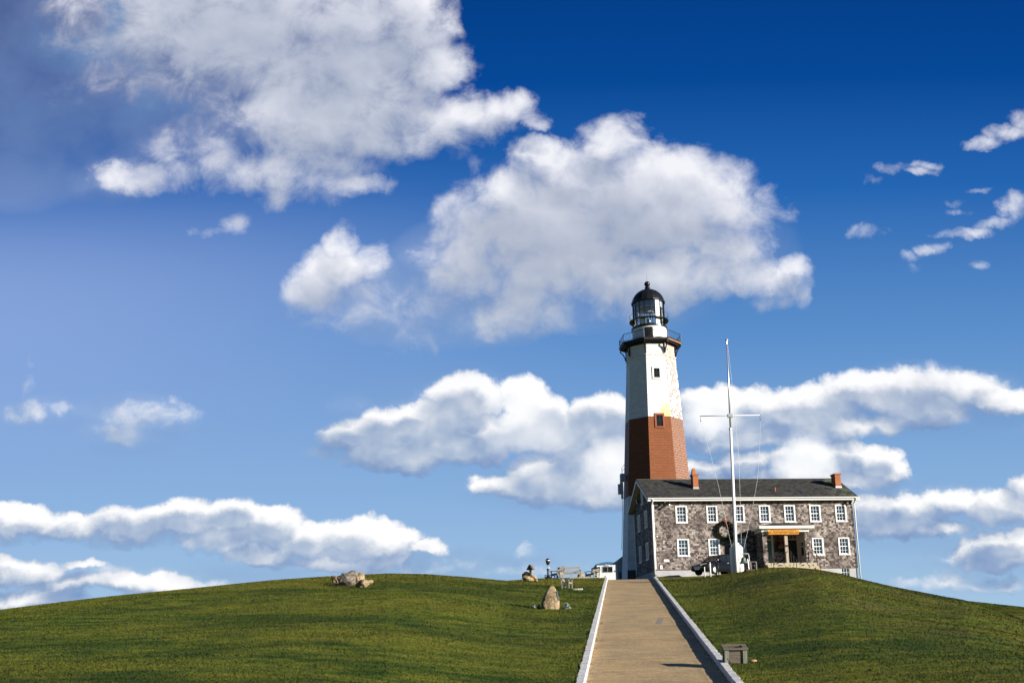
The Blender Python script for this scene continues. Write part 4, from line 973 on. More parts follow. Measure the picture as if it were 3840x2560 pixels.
for k, z0, z1 in ((1, 32.32, 34.9), (16, 32.32, 33.0), (7, 32.32, 33.0), (8, 32.32, 33.0), (11, 32.32, 33.0)):
    a, b = AM[k]+.03, AM[(k+1) % NP]-.03 if k < NP-1 else AM[0]-.03
    arc(bl, LR-.05, LR-.01, a, b if b > a else b+2*pi, z0, z1, 1)
bl.build('blank_panel', 'white_paint', lh, TS)
ml = MB()
for a in AM: ml.bar(ringp(a, LR, 32.28), ringp(a, LR, 34.98), .055, .06, up=(sin(a), -cos(a), 0))
for z in (32.34, 33.0, 34.02, 34.92):
    for k in range(NP): ml.bar(ringp(AM[k], LR, z), ringp(AM[(k+1) % NP], LR, z), .05, .05)
ml.build('mullions', 'dome_black', lh, TS)
mg = MB().lathe([(1.64, 32.94), (2.02, 32.94), (2.04, 33.02), (1.64, 33.02)], 36)
for k in range(12):
    a = R(15+30*k); mg.bar(ringp(a, 1.64, 32.6), ringp(a, 2.0, 32.92), .03, .04)
lw = mg.build('lantern_walk', 'dome_black', lh, TS)
mr = MB()
mr.tube([ringp(R(10*k), 2.02, 33.62) for k in range(37)], .016, 5, cap=False)
for k in range(12): mr.tube([ringp(R(30*k+10), 2.02, 33.02), ringp(R(30*k+10), 2.02, 33.62)], .012, 5)
mr.build('walk_rail', 'dome_black', lw, TS)
lp = MB().lathe([(0, 32.3), (.22, 32.3), (.20, 32.55), (.10, 32.6), (.10, 32.72), (.24, 32.76), (.26, 33.1), (.18, 33.3), (.05, 33.36), (0, 33.4)], 16).build('beacon', 'lens_metal', lh, TS, smooth=True)
MB().lathe([(0, 33.95), (.5, 33.98), (.55, 34.2), (1.45, 34.35), (1.55, 34.9)], 18).build('lantern_ceiling', 'annex_wall', lh, TS)
ip = MB()
for k in range(9):
    a = R(8+40*k); ip.bar(ringp(a, 1.40, 32.3), ringp(a, 1.40, 34.6), .07, .07)
ip.build('inner_posts', 'white_paint', lh, TS)
MB().lathe([(1.58, 34.93), (1.76, 34.93), (1.78, 35.05), (1.70, 35.12), (1.63, 35.40), (1.50, 35.68), (1.30, 35.96), (1.02, 36.20), (.68, 36.38), (.30, 36.47), (.26, 36.60), (.20, 36.64), (.28, 36.70), (.29, 36.76), (.20, 36.82), (.16, 36.86)], 18, a0=R(1)).build('dome', 'dome_black', lh, TS)
sp = [(max(.001, .30*sin(pi*k/14)), 37.13-.30*cos(pi*k/14)) for k in range(15)]
fb = MB().lathe(sp, 20).build('finial_ball', 'dome_black', lh, TS, smooth=True)
MB().tube([(0, 0, 37.4), (0, 0, 38.3)], [.016, .008], 6).build('lightning_rod', 'black_iron', lh, TS)
# equipment bolted to the shaded left side
def T_(u, v, Y): p = PX(u, v, Y); return (p[0]-TX, p[1]-TY, p[2])
eq = MB()
def pbox(u0, v0, u1, v1, Y, d): a = T_(u0, v1, Y); b = T_(u1, v0, Y); eq.box((a[0], a[1], a[2]), (b[0], a[1]+d, b[2]))
pbox(2328.5, 1774, 2342, 1800, 101.6, 1.0); pbox(2327.5, 1806, 2336.5, 1848, 101.7, .5); pbox(2319, 1814, 2327, 1852, 101.9, .3); pbox(2331, 1845, 2337, 1868, 101.8, .4)
eq.build('antenna_panels', 'annex_wall', lh, TS)
er = MB()
for pts in ([(2333, 1776), (2331, 1754), (2342, 1741)], [(2332, 1767), (2343, 1754)], [(2334, 1868), (2334, 1965), (2331, 2060)], [(2336.5, 1806), (2340, 1806)], [(2329, 1848), (2336, 1850)], [(2336, 1850), (2339, 1850)]):
    er.tube([T_(u, v, 101.5) for u, v in pts], .022, 5)
er.build('antenna_rail', 'black_iron', lh, TS)

# ------------------------------------------------------------------ hut and annex behind
def hut():
    Y = 114.; p0 = PX(2239, 2170, Y); p1 = PX(2316, 2170, Y); x0, x1 = p0[0], p1[0]; zt = PX(2260, 2114, Y)[2]; g_ = 5.2; D_ = 5.5
    o = thing('corrugated_hut', 'small white corrugated metal hut with blue roof beside the lighthouse', 'hut', (x0, Y, g_), -.02); W_ = x1-x0; H_ = zt-g_
    m_ = MB(); n = 34; ys = []
    vs_ = []; 
    for i in range(n*2+1):
        x = W_*i/(n*2); yy = -.03 if i % 2 else .0; vs_ += [(x, yy, 0), (x, yy, H_)]
    m_.add(vs_, [(2*i, 2*i+2, 2*i+3, 2*i+1) for i in range(n*2)])
    m2 = 50; vs_ = []
    for i in range(m2*2+1):
        y = D_*i/(m2*2); xx = -.03 if i % 2 else 0; vs_ += [(xx, y, 0), (xx, y, H_)]
    m_.add(vs_, [(2*i+2, 2*i, 2*i+1, 2*i+3) for i in range(m2*2)])
    m_.add([(W_, 0, 0), (W_, D_, 0), (W_, D_, H_), (W_, 0, H_), (0, D_, 0), (0, D_, H_)], [(0, 1, 2, 3), (1, 4, 5, 2)])
    m_.build('wall', 'shed_white', o)
    rf = MB(); pts = [(-.12, H_-.02), (W_*.25, H_+.16), (W_*.5, H_+.22), (W_*.75, H_+.20), (W_+.12, H_+.02), (W_+.12, H_-.06), (-.12, H_-.10)]
    rf.prism(pts[::-1], -.12, D_+.1, 'y'); rf.build('roof', 'shed_blue_roof', o)
    a = PX(2261, 2144, Y-.05); b = PX(2296, 2124, Y-.05); wx0, wx1, wz0, wz1 = a[0]-x0, b[0]-x0, a[2]-g_, b[2]-g_
    fr = MB().box((wx0-.05, -.07, wz0-.05), (wx1+.05, -.035, wz0)).box((wx0-.05, -.07, wz1), (wx1+.05, -.035, wz1+.05)).box((wx0-.05, -.07, wz0), (wx0, -.035, wz1)).box((wx1, -.07, wz0), (wx1+.05, -.035, wz1)).box(((wx0+wx1)/2-.02, -.07, wz0), ((wx0+wx1)/2+.02, -.035, wz1)).build('window', 'lens_metal', o)
    MB().box((wx0, -.05, wz0), (wx1, -.036, wz1)).build('pane', 'car_glass', fr)
    lv = MB(); 
    for k in range(4): lv.box((wx0+.25, -.12, wz1+.10+.05*k), (wx1-.3, -.04, wz1+.125+.05*k))
    lv.build('louvre', 'shed_white', o); MB().box((wx1+.32, -.14, wz0+.05), (wx1+.44, -.04, wz0+.18)).build('meter_box', 'annex_door', o)
hut()
def annex():
    Y = 105.5; a = PX(2315, 2170, Y); g_ = 5.0; x0 = a[0]; zt = PX(2315, 2108, Y)[2]
    o = thing('annex', 'low blue grey outbuilding with a sloping roof tucked against the lighthouse foot', 'outbuilding', (x0, Y, g_)); H_ = zt-g_
    MB().prism([(0, 0), (2.6, 0), (2.6, H_+1.9), (0, H_)], 0, 1.7, 'y').build('wall', 'annex_wall', o)
    MB().prism([(-.18, H_-.10), (2.6, H_+1.9), (2.6, H_+2.03), (-.22, H_+.03)], -.15, 1.8, 'y').build('roof', 'dark_roof_shingle', o)
    MB().box((-.04, -.05, 0), (.11, -.003, H_-.12)).build('corner_board', 'gutter_white', o)
    d_ = MB().box((.22, -.03, 0), (.42, -.003, H_*.72)).build('door', 'annex_door', o)
annex()

# ------------------------------------------------------------------ flagpole
FP = Vector((15.44, 72, 0)); FP.z = gz(15.44, 72)
fl = thing('flagpole', 'tall white flagpole with a yardarm standing on top of the grass mound', 'flagpole', FP)
top = Vector((15.766-15.44, 0, 21.77-FP.z))
def fz(v, u=2745, Y=72.): return PX(u, v, Y)[2]-FP.z
def ax(z): return Vector((top.x*z/top.z, 0, z))
MB().tube([ax(0)+Vector((0, 0, -.1)), ax(1.5), ax(fz(1608))], [.125, .115, .092], 14).build('lower_mast', 'white_paint', fl, smooth=True)
MB().tube([ax(fz(1608)-.05), ax(fz(1440)), top-Vector((0, 0, .25))], [.075, .062, .035], 12).build('top_mast', 'bare_aluminium', fl, smooth=True)
zc = fz(1608); MB().tube([ax(zc-.06), ax(zc+.06)], .12, 12).build('mast_collar', 'bare_aluminium', fl)
MB().tube([top-Vector((.02, 0, .30)), top-Vector((.02, 0, .12))], .07, 10).build('truck', 'bare_aluminium', fl)
MB().lathe([(max(.001, .105*sin(pi*k/10)), -.105*cos(pi*k/10)) for k in range(11)], 16, tuple(top)).build('ball', 'lens_metal', fl, smooth=True)
zy = 16.12-FP.z; c_ = ax(zy)
MB().tube([(13.50-15.44, -.05, zy), (c_.x, -.05, zy), (17.77-15.44, -.05, zy)], [.028, .045, .028], 8).build('yard', 'white_paint', fl, smooth=True)
MB().box((c_.x-.17, -.14, zy-.12), (c_.x+.17, .12, zy+.12)).build('yard_clamp', 'bare_aluminium', fl)
yL, yR_ = Vector((13.50-15.44, -.05, zy)), Vector((17.77-15.44, -.05, zy))
for e in (yL, yR_):
    q = MB().tube([e, e+Vector((.03, 0, -.32))], .012, 5).tube([e+Vector((.03, 0, -.30)), e+Vector((.03, 0, -.40))], .035, 6).build('pulley', 'black_iron', fl)
def rope(pts, sag=0):
    MB().tube(pts, .0095, 5).build('halyard', 'rope', fl)
def rp(u, v): p = PX(u, v, 71.9); return Vector((p[0]-FP.x, -.1, p[2]-FP.z))
rope([yL+Vector((.03, 0, -.4)), rp(2641, 1620), rp(2668, 1718), rp(2695, 1825), rp(2722, 1950), rp(2744, 2052)])
rope([yR_+Vector((.03, 0, -.4)), rp(2847, 1720), rp(2840, 1800), rp(2818, 1925), rp(2788, 2060)])
rope([top-Vector((-.05, 0, .4)), rp(2752, 1500), rp(2763, 1640), rp(2771, 1720), rp(2776, 1880), rp(2780, 2036)])
w0 = PX(2743, 2100, 72)[0]-FP.x; w1 = PX(2790, 2100, 72)[0]-FP.x; zs, zt_ = fz(2051, 2770), fz(2033, 2762); xc = PX(2762, 2040, 72)[0]-FP.x
hp = [(w0, -.1), (w1, -.1), (w1, zs), (xc+.16, zt_), (xc-.12, zt_), (w0, zs)]
hb = MB().prism(hp, .12, .20, 'y').prism([(a*.98, b-.005) for a, b in hp], .36, .42, 'y').box((w0+.06, .20, -.1), (w1-.06, .36, zs-.08)).build('mast_housing', 'white_paint', fl)
MB().box((xc+.12, .10, zt_-.17), (xc+.22, .119, zt_-.13)).box((w1-.38, .10, .95), (w1-.34, .119, .99)).box((w1-.38, .10, .85), (w1-.34, .119, .89)).build('bolts', 'black_iron', hb)
# bell on its frame
bp = PX(2790, 2123, 70.6); BG = gz(bp[0], 70.6); be = thing('bell_stand', 'white pipe frame holding the bronze bell beside the flagpole foot', 'bell stand', (bp[0], 70.6, BG))
def bz(v): return PX(2790, v, 70.6)[2]-BG
lx_, rx_ = PX(2771, 2100, 70.6)[0]-bp[0], PX(2810, 2100, 70.6)[0]-bp[0]
MB().tube([(lx_, 0, -.05), (lx_-.03, 0, bz(2076))], .018, 6).build('post', 'black_iron', be)
MB().tube([(rx_+.04, 0, -.05), (rx_-.02, 0, bz(2080)), (rx_-.06, 0, bz(2075)), (lx_, 0, bz(2075))], .024, 8).build('bracket', 'white_paint', be, smooth=True)
MB().tube([(-.22, .1, -.05), (-.22, .1, bz(2110))], .02, 6).tube([(.36, .12, 0), (.30, .12, bz(2094))], .03, 6).build('prop', 'bare_aluminium', be)
bell = thing('bell', 'green bronze bell hanging in the white pipe frame', 'bell', (bp[0], 70.6, BG+bz(2111)))
H_ = bz(2088)-bz(2111)
MB().lathe([(.275, 0), (.30, .005), (.285, .03), (.22, .10), (.175, .20), (.155, .30), (.14, H_-.06), (.10, H_-.01), (.03, H_)], 24).build('bell_body', 'bell_bronze', bell, smooth=True)
MB().tube([(0, 0, H_-.02), (0, 0, bz(2075)-bz(2111))], .025, 6).build('hanger', 'gallery_rust', bell)
MB().tube([(0, 0, H_-.1), (0, 0, -.05)], .02, 6).build('clapper', 'black_iron', bell)
q = PX(2824, 2105, 70.); bh = thing('plank_bench', 'low grey plank bench between the bell and the porch', 'bench', (q[0], 70., gz(q[0], 70.)))
hz = q[2]-gz(q[0], 70.); MB().box((-.26, -.12, hz-.035), (.24, .12, hz)).build('seat', 'pale_teak', bh)
for x in (-.2, .17): MB().box((x, -.08, -.1), (x+.06, .08, hz-.036)).build('leg', 'pale_teak', bh)
q = PX(2812, 2122, 69.6); pl = tag(MB().box((-.34, -.25, 0), (.34, .25, .12)).build('timber_block', 'soil'), 'low brown timber block on the grass under the bell', 'block'); pl.location = (q[0], 69.6, gz(q[0], 69.6)-.02); pl.rotation_euler = (0, 0, .1)
def rock(name, m, size, seed, parent=None, sub=4, amp=.28, cuts=7, sharp=0):
    me = bpy.data.meshes.new(name); bm = bmesh.new(); bmesh.ops.create_icosphere(bm, subdivisions=sub, radius=1); rg = random.Random(seed)
    pl_ = [(Vector((rg.gauss(0, 1), rg.gauss(0, 1), rg.gauss(0, .8))).normalized(), rg.uniform(.62, .9)) for _ in range(cuts)]
    for v in bm.verts:
        p = v.co.copy()
        for nrm, d in pl_:
            e = p.dot(nrm)-d
            if e > 0: p -= nrm*e*.85
        n_ = mnoise.fractal(p*1.4+Vector((seed*3.1, 0, 0)), 1, 2, 5)
        p *= 1+amp*n_*.55
        p += Vector((mnoise.noise(p*5+Vector((seed, 5, 1))), mnoise.noise(p*5+Vector((2, seed, 8))), mnoise.noise(p*5+Vector((seed, 9, 3)))))*.035
        v.co = Vector((p.x*size[0]/2, p.y*size[1]/2, p.z*size[2]/2))
    bm.to_mesh(me); bm.free(); me.materials.append(MATS[m]); me.polygons.foreach_set('use_smooth', [True]*len(me.polygons))
    o = bpy.data.objects.new(name, me); COL.objects.link(o)
    if parent: o.parent = parent
    return o
q = PX(2826, 2121, 69.4); rb = rock('black_float', 'black_iron', (.26, .26, .30), 5, sub=3); tag(rb, 'round black lump on the grass at the end of the timber block', 'float'); rb.location = (q[0], 69.4, q[2])

# ------------------------------------------------------------------ car behind the mound
def car():
    x, y = 16.05, 81.3; z = gz(x, y)-.02
    o = thing('parked_car', 'shiny black estate car parked before the house, half hidden by the mound', 'car', (x, y, z), R(215))    # +x is its nose
    L2, W2 = 2.35, .93
    def ring(xx, zb, zt, wb, wt, sh):   # cross-section: lower edge, belt, shoulder, top
        return [(xx, -wb, zb), (xx, -wb*1.0, zb+(zt-zb)*.45), (xx, -wb*.985, zt-.08*sh), (xx, -wt, zt), (xx, wt, zt), (xx, wb*.985, zt-.08*sh), (xx, wb, zb+(zt-zb)*.45), (xx, wb, zb)]
    st = [(-2.33, .42, .92, .74, .66), (-2.28, .30, 1.0, .84, .74), (-1.9, .27, 1.04, .91, .80), (-1.0, .25, 1.03, .93, .82), (.4, .25, 1.0, .93, .82), (1.1, .25, .97, .93, .80), (1.75, .26, .90, .91, .74), (2.15, .30, .80, .84, .66), (2.33, .38, .68, .72, .58), (2.36, .45, .58, .66, .55)]
    b = MB(); vs_ = []; n = 8
    for s_ in st: vs_ += ring(s_[0], s_[1], s_[2], s_[3], s_[4], 1)
    fs = [(i*n+j, i*n+(j+1) % n, (i+1)*n+(j+1) % n, (i+1)*n+j) for i in range(len(st)-1) for j in range(n)]+[tuple(range(n)), tuple(range((len(st)-1)*n+n-1, (len(st)-1)*n-1, -1))]
    b.add(vs_, fs); body = b.build('body', 'car_black', o, smooth=True, bevel=.03)
    cb = MB(); prof = [(-2.1, 1.03), (-1.75, 1.50), (-1.2, 1.60), (-.2, 1.62), (.35, 1.54), (1.18, .99)]
    lo = [(p[0], p[1]) for p in prof]; vs_ = []
    for px, pz in lo: w_ = .80-(pz-1.0)*.32; vs_ += [(px, -w_, pz), (px, w_, pz)]
    fs = [(2*i, 2*i+1, 2*i+3, 2*i+2) for i in range(len(lo)-1)]+[tuple(2*i for i in range(len(lo)-1, -1, -1)), tuple(2*i+1 for i in range(len(lo)))]
    cab = cb.add(vs_, fs).build('cabin', 'car_black', o)
    def quad(mb, pts, off=.012): mb.add(pts, [tuple(range(len(pts)))])
    for s_ in (-1, 1):
        def sp_(px, pz): return (px, s_*(.80-(pz-1.0)*.32+.008), pz)
        for pts in ([(-1.95, 1.08), (-1.68, 1.44), (-1.15, 1.52), (-1.15, 1.07)], [(-1.08, 1.07), (-1.08, 1.53), (-.18, 1.55), (-.18, 1.05)], [(-.10, 1.05), (-.10, 1.55), (.30, 1.48), (.98, 1.03)]):
            g_ = MB(); quad(g_, [sp_(*p) for p in (pts if s_ < 0 else pts[::-1])]); g_.build('side_window', 'car_glass', o)
        hl = MB().add([(2.20, s_*.50, .60), (2.34, s_*.36, .58), (2.36, s_*.36, .70), (2.10, s_*.74, .80), (2.02, s_*.80, .70)], [(0, 1, 2, 3, 4) if s_ > 0 else (4, 3, 2, 1, 0)])
        hl.v = [(x_+.035, y_*1.03, z_+.02) for x_, y_, z_ in hl.v]; hl.build('headlight', 'headlight', o)
        MB().box((.72, s_*.86, .98), (.86, s_*1.02, 1.10)).build('mirror', 'car_black', o, bevel=.03)
        MB().box((-.15, s_*.938, .86), (.05, s_*.955, .89)).box((-1.1, s_*.938, .88), (-.9, s_*.955, .91)).build('door_handle', 'car_trim', o)
        for wx in (-1.42, 1.42):
            t_ = MB().lathe([(.20, -.11), (.33, -.10), (.345, 0), (.33, .10), (.20, .11)], 24); t_.v = [(wx+a, s_*.82+c, .33+b_) for a, b_, c in t_.v]; wh = t_.build('wheel', 'tyre', o, smooth=True)
            h_ = MB().lathe([(0, .02), (.19, .0), (.21, .03), (.20, -.02)], 16); h_.v = [(wx+a, s_*(.93)+c*s_, .33+b_) for a, b_, c in h_.v]; h_.build('rim', 'car_trim', wh)
    g_ = MB(); w1_, w2_ = .80-(1.52-1)*.32-.02, .78
    g_.add([(.38, -w1_, 1.53), (.38, w1_, 1.53), (1.17, w2_, 1.01), (1.17, -w2_, 1.01)], [(3, 2, 1, 0)]); g_.v = [(a+.012, b_, c+.012) for a, b_, c in g_.v]; g_.build('windscreen', 'car_glass', o)
    MB().box((2.355, -.34, .46), (2.375, .34, .62)).build('grille', 'car_trim', o); MB().box((2.376, -.26, .36), (2.386, .26, .45)).build('number_plate', 'sign_white', o)
car()
def bollard(u, v0, v1, Y, rad, m_, label, knob=True):
    p = PX(u, v0, Y); z0 = gz(p[0], Y)-.05; z1 = PX(u, v1, Y)[2]; o = thing('bollard', label, 'bollard', (p[0], Y, z0), 0, 'short posts along the parking edge')
    MB().tube([(0, 0, 0), (0, 0, z1-z0)], rad, 10).build('post', m_, o, smooth=True)
    if knob: MB().lathe([(max(.001, .055*sin(pi*k/8)), -.055*cos(pi*k/8)) for k in range(9)], 12, (0, 0, z1-z0+.04)).build('knob', 'lens_metal', o, smooth=True)
bollard(2642, 2136, 2124, 74.5, .035, 'white_paint', 'leftmost short white post on the mound edge before the car', False)
bollard(2663, 2132, 2111, 74.0, .055, 'white_paint', 'thick white post with silver knob in front of the car')
bollard(2686, 2130, 2105, 73.5, .035, 'black_iron', 'black post with silver knob in front of the car doors')
bollard(2694, 2129, 2100, 74.0, .03, 'black_iron', 'thin black post with silver knob nearest the flagpole')

# ------------------------------------------------------------------ left lawn
p = hit(2066, 2283); k = 1/ppm(p)
bo = thing('memorial_boulder', 'upright pointed tan boulder with a dark plaque on its side, on the left lawn', 'boulder', p)
st = MB(); nh, na = 46, 48; vs_ = []
for i in range(nh+1):
    t = i/nh; wd = float(np.interp(t, [0, .12, .28, .5, .7, .85, .94, .985, 1], [.90, .98, 1.0, .86, .65, .44, .27, .13, .01])); cx = float(np.interp(t, [0, .3, 1], [-2, -1, 7]))*k
    for j in range(na):
        a = 2*pi*j/na; rx_, ry_ = 37*k*wd, 30*k*wd; c_, s2 = cos(a), sin(a)
        e = (abs(c_)**3+abs(s2)**3)**(-1/3)                       # slightly squared plan
        q_ = Vector((c_, s2, t*2.2)); nn = mnoise.fractal(q_*1.6+Vector((4.2, 1, 0)), 1, 2, 6)*.10+mnoise.noise(q_*6)*.02+.05*mnoise.noise(Vector((c_*2.5, s2*2.5, t*.8+3)))
        rr = e*.93*(1+nn*(1-.5*t)); vs_.append((cx+rx_*c_*rr, ry_*s2*rr, (t*93-3)*k))
fs = [(i*na+j, i*na+(j+1) % na, (i+1)*na+(j+1) % na, (i+1)*na+j) for i in range(nh) for j in range(na)]+[tuple(range(nh*na, nh*na+na))]
st.add(vs_, fs); st = st.build('stone', 'tan_boulder', bo, smooth=True); st.location = (0, .3, 0)
MB().box((32*k, .05, 26*k), (37*k, .05+26*k, 62*k)).build('plaque', 'annex_door', bo).rotation_euler = (0, -.16, 0)
def shrub(name, label, u, v, w_, h_, m_, n, seed):
    p_ = hit(u, v); k_ = 1/ppm(p_); rg = random.Random(seed); mb = MB()
    for _ in range(n):
        a = rg.uniform(0, 2*pi); e = sqrt(rg.random()); zz = rg.random(); rr = e*w_*k_/2*(1-.55*zz*zz)
        c = Vector((rr*cos(a), rr*sin(a)*.8, zz*h_*k_*(1-.5*e*e))); d = Vector((rg.uniform(-1, 1), rg.uniform(-1, 1), rg.uniform(.2, 1.2))).normalized()*rg.uniform(.03, .07); s_ = d.cross(Vector((rg.random(), rg.random()-.5, .3))).normalized()*.018
        mb.add([c-s_, c+s_, c+s_*.6+d, c-s_*.6+d], [(0, 1, 2, 3)])
    o = mb.build(name, m_); o.location = p_; return tag(o, label, 'plant')
shrub('silver_shrub', 'pale silver shrub at the right foot of the pointed boulder', 2125, 2283, 32, 24, 'silver_leaf', 420, 3)
shrub('low_plant', 'low sparse plant at the shaded left foot of the pointed boulder', 2004, 2279, 30, 11, 'silver_leaf', 110, 4)
shrub('dark_plant', 'small dark plant hugging the lower left of the pointed boulder', 2022, 2282, 18, 16, 'pine_needles', 300, 6)
def cluster(name, label, group, items, m_, soil=None):
    for (u0, u1, v0, v1, dy, seed, lab, mm, tilt) in items:
        p_ = hit((u0+u1)/2, v1); k_ = 1/ppm(p_)
        o = rock(name, mm, ((u1-u0)*k_*1.1, (u1-u0)*k_*.75, (v1-v0)*k_*1.2), seed, sub=5, amp=.45, cuts=13); o.rotation_euler = (0, tilt, seed*.7 % .6-.3)
        o.location = (p_[0], p_[1]+dy, p_[2]+(v1-v0)*k_*.48); tag(o, lab, 'rock', group)
cluster('rock', '', 'boulder pile on the left skyline', [
 (1282, 1330, 2135, 2172, 1.0, 21, 'topmost grey boulder at the back of the pile on the left skyline', 'grey_boulder', .1),
 (1240, 1288, 2155, 2187, .5, 22, 'leftmost tan boulder of the pile on the left skyline', 'tan_boulder', .25),
 (1268, 1336, 2149, 2193, -.1, 27, 'largest grey boulder in the middle of the pile on the left skyline', 'grey_boulder', .1),
 (1324, 1368, 2149, 2190, .3, 24, 'yellowish upright boulder on the right shoulder of the pile on the left skyline', 'tan_boulder', 0),
 (1336, 1398, 2171, 2201, -.1, 26, 'low flat tan boulder at the right end of the pile on the left skyline', 'tan_boulder', -.08)], None)
p = hit(1300, 2195); so_ = MB(); n = 22
so_.add([(0, 0, .03)]+[(1.15*cos(2*pi*i/n)*(1+.15*sin(3*i)), .9*sin(2*pi*i/n), 0) for i in range(n)], [(0, i+1, (i+1) % n+1) for i in range(n)])
o = tag(so_.build('bare_soil', 'soil'), 'bare brown soil under the boulder pile on the left lawn', 'soil'); o.location = p+Vector((-.15, .3, .012)); o.rotation_euler = (R(5), 0, 0)
cluster('rock', '', 'rocks under the roofed post', [
 (1960, 2013, 2146, 2172, .4, 31, 'rusty brown rock lying on top of its neighbour below the roofed post', 'rust_boulder', .35),
 (1953, 2006, 2160, 2179, -.1, 32, 'low tan rock underneath the rusty rock by the roofed post', 'tan_boulder', .2),
 (2007, 2018, 2170, 2179, -.1, 33, 'tiny tan rock to the right of the roofed post rocks', 'tan_boulder', 0)], None)
p = PX(1991, 2176, 81.5); g0 = gz(p[0], 81.5); rpst = thing('roofed_post', 'short wooden post with a small gabled roof behind the rocks', 'sign post', (p[0], 81.5, g0), -.5)
k = 1/ppm(p); hz = PX(1991, 2133, 81.5)[2]-g0
MB().box((-.10, -.07, -.1), (.10, .07, hz+.1)).build('post', 'grey_teak', rpst)
MB().prism([(-.26, hz-.02), (0, hz+.36), (.26, hz-.02), (.22, hz-.06), (0, hz+.27), (-.22, hz-.06)][::-1], -.26, .26, 'y').build('roof', 'box_board', rpst)
MB().prism([(-.2, hz-.02), (.2, hz-.02), (0, hz+.27)], -.12, .12, 'y').build('case', 'box_board', rpst)
# coin viewer
p = PX(2056, 2168, 82.3); g0 = gz(p[0], 82.3); cv = thing('coin_viewer', 'black coin operated viewer with silver trim on a slim post on the crest', 'viewer', (p[0], 82.3, g0))
k = 1/ppm(p); Z = lambda v: PX(2055, v, 82.3)[2]-g0
MB().lathe([(.30, 0), (.26, .05), (.13, .22), (.085, .30), (.075, Z(2136))], 16).build('pedestal', 'lamp_black', cv, smooth=True)
MB().lathe([(.10, Z(2137)), (.13, Z(2134)), (.10, Z(2131))], 14).build('collar', 'lamp_black', cv)
MB().box((-.03, -.16, Z(2133)), (.10, -.04, Z(2124))).build('coin_box', 'lens_metal', cv, bevel=.02)
h1 = MB(); a0, a1 = Z(2118), Z(2092); hh = a1-a0
pf = [(.001, 0), (.09, .02), (.17, .45), (.185, .62), (.18, .72), (.15, .86), (.09, .96), (.001, 1.0)]
h1.lathe([(r_, a0+hh*q_) for r_, q_ in pf], 20); hd = h1.build('head', 'lamp_black', cv, smooth=True)
MB().lathe([(.188, a0+hh*.60), (.195, a0+hh*.66), (.188, a0+hh*.72)], 20).build('trim_band', 'lens_metal', hd)
MB().tube([(0, 0, Z(2119)), (0, 0, Z(2115))], .09, 12).build('neck', 'lens_metal', cv)
fs_ = MB()
for s_ in (-1, 1): fs_.box((s_*.24-.02, -.2, -.05), (s_*.24+.02, -.16, .27)).box((s_*.24-.02, .16, -.05), (s_*.24+.02, .2, .27)); fs_.box((s_*.24-.10, -.2, .12), (s_*.24+.02, .2, .15))
fs_.box((-.28, -.22, .27), (-.12, .22, .30)).box((.12, -.22, .27), (.28, .22, .30)).build('foot_step', 'lamp_black', cv)
# garden benches
def garden_bench(name, label, loc, rotz, L, group, m_='grey_teak', H=.95, slats=None, cat='bench'):
    o = thing(name, label, cat, loc, rotz, group); D_ = .55; sh = .43
    for s_ in (-1, 1):
        x = s_*(L/2-.035)
        MB().box((x-.035, -D_/2, 0), (x+.035, -D_/2+.07, .63)).build('leg', m_, o)
        MB().bar((x, D_/2-.05, 0), (x, D_/2+.10, H), .065, .07, up=(1, 0, 0)).build('leg', m_, o)
        a = MB(); a.bar((x, -D_/2-.08, .655), (x, D_/2-.02, .66), .085, .045); a.bar((x, -D_/2-.08, .635), (x, -D_/2-.02, .60), .085, .05); a.bar((x, -D_/2+.04, .30), (x, D_/2-.05, .30), .05, .06); a.bar((x, -D_/2+.08, .10), (x, D_/2-.05, .10), .04, .05)
        a.build('armrest', m_, o)
    s_ = MB(); n = 6
    for i in range(n): y = -D_/2+.0+i*.088; s_.box((-L/2+.07 if i else -L/2, y, sh-.03-.012*min(i, 3)), (L/2-.07 if i else L/2, y+.072, sh-.012*min(i, 3)))
    s_.box((-L/2+.07, -D_/2+.02, sh-.12), (L/2-.07, -D_/2+.06, sh-.045)); s_.build('seat', m_, o)
    b = MB(); y0, y1 = D_/2-.01, D_/2+.09
    b.bar((-L/2+.07, y1, H-.04), (L/2-.07, y1, H-.04), .05, .10); b.bar((-L/2+.07, y0, sh+.09), (L/2-.07, y0, sh+.09), .05, .06)
    ns = slats or int(L/.105)
    for i in range(ns): x = -L/2+.07+(L-.14)*(i+.5)/ns; b.bar((x, y0, sh+.11), (x, y1, H-.09), .05, .02, up=(0, 1, 0))
    b.build('backrest', m_, o)
    if L > 1.2: MB().box((-.035, -D_/2+.02, 0), (.035, -D_/2+.08, sh-.125)).build('leg', m_, o)
    return o
GB = 'wooden garden benches near the crest'
def at(u, Y): d = inv(u, 2166); x = d[0]/d[1]*Y; return (x, Y, gz(x, Y))
garden_bench('garden_bench', 'long weathered slatted bench facing the lawn near the crest', at(2140, 82.6), .05, 1.65, GB, 'pale_teak')
garden_bench('garden_bench', 'dark bench seen end on, left of the long slatted bench', at(2090, 83.5), R(-68), 1.3, GB)
garden_bench('garden_bench', 'bench seen end on beside the white hut', at(2222, 84.5), R(-62), 1.3, GB, 'pale_teak')
p = hit(2126, 2206); garden_bench('garden_chair', 'weathered wooden armchair standing alone on the left lawn', p, R(68), .72, 'wooden garden chair on the lawn', 'pale_teak', 1.02, cat='chair').scale = (.95, .95, .98)
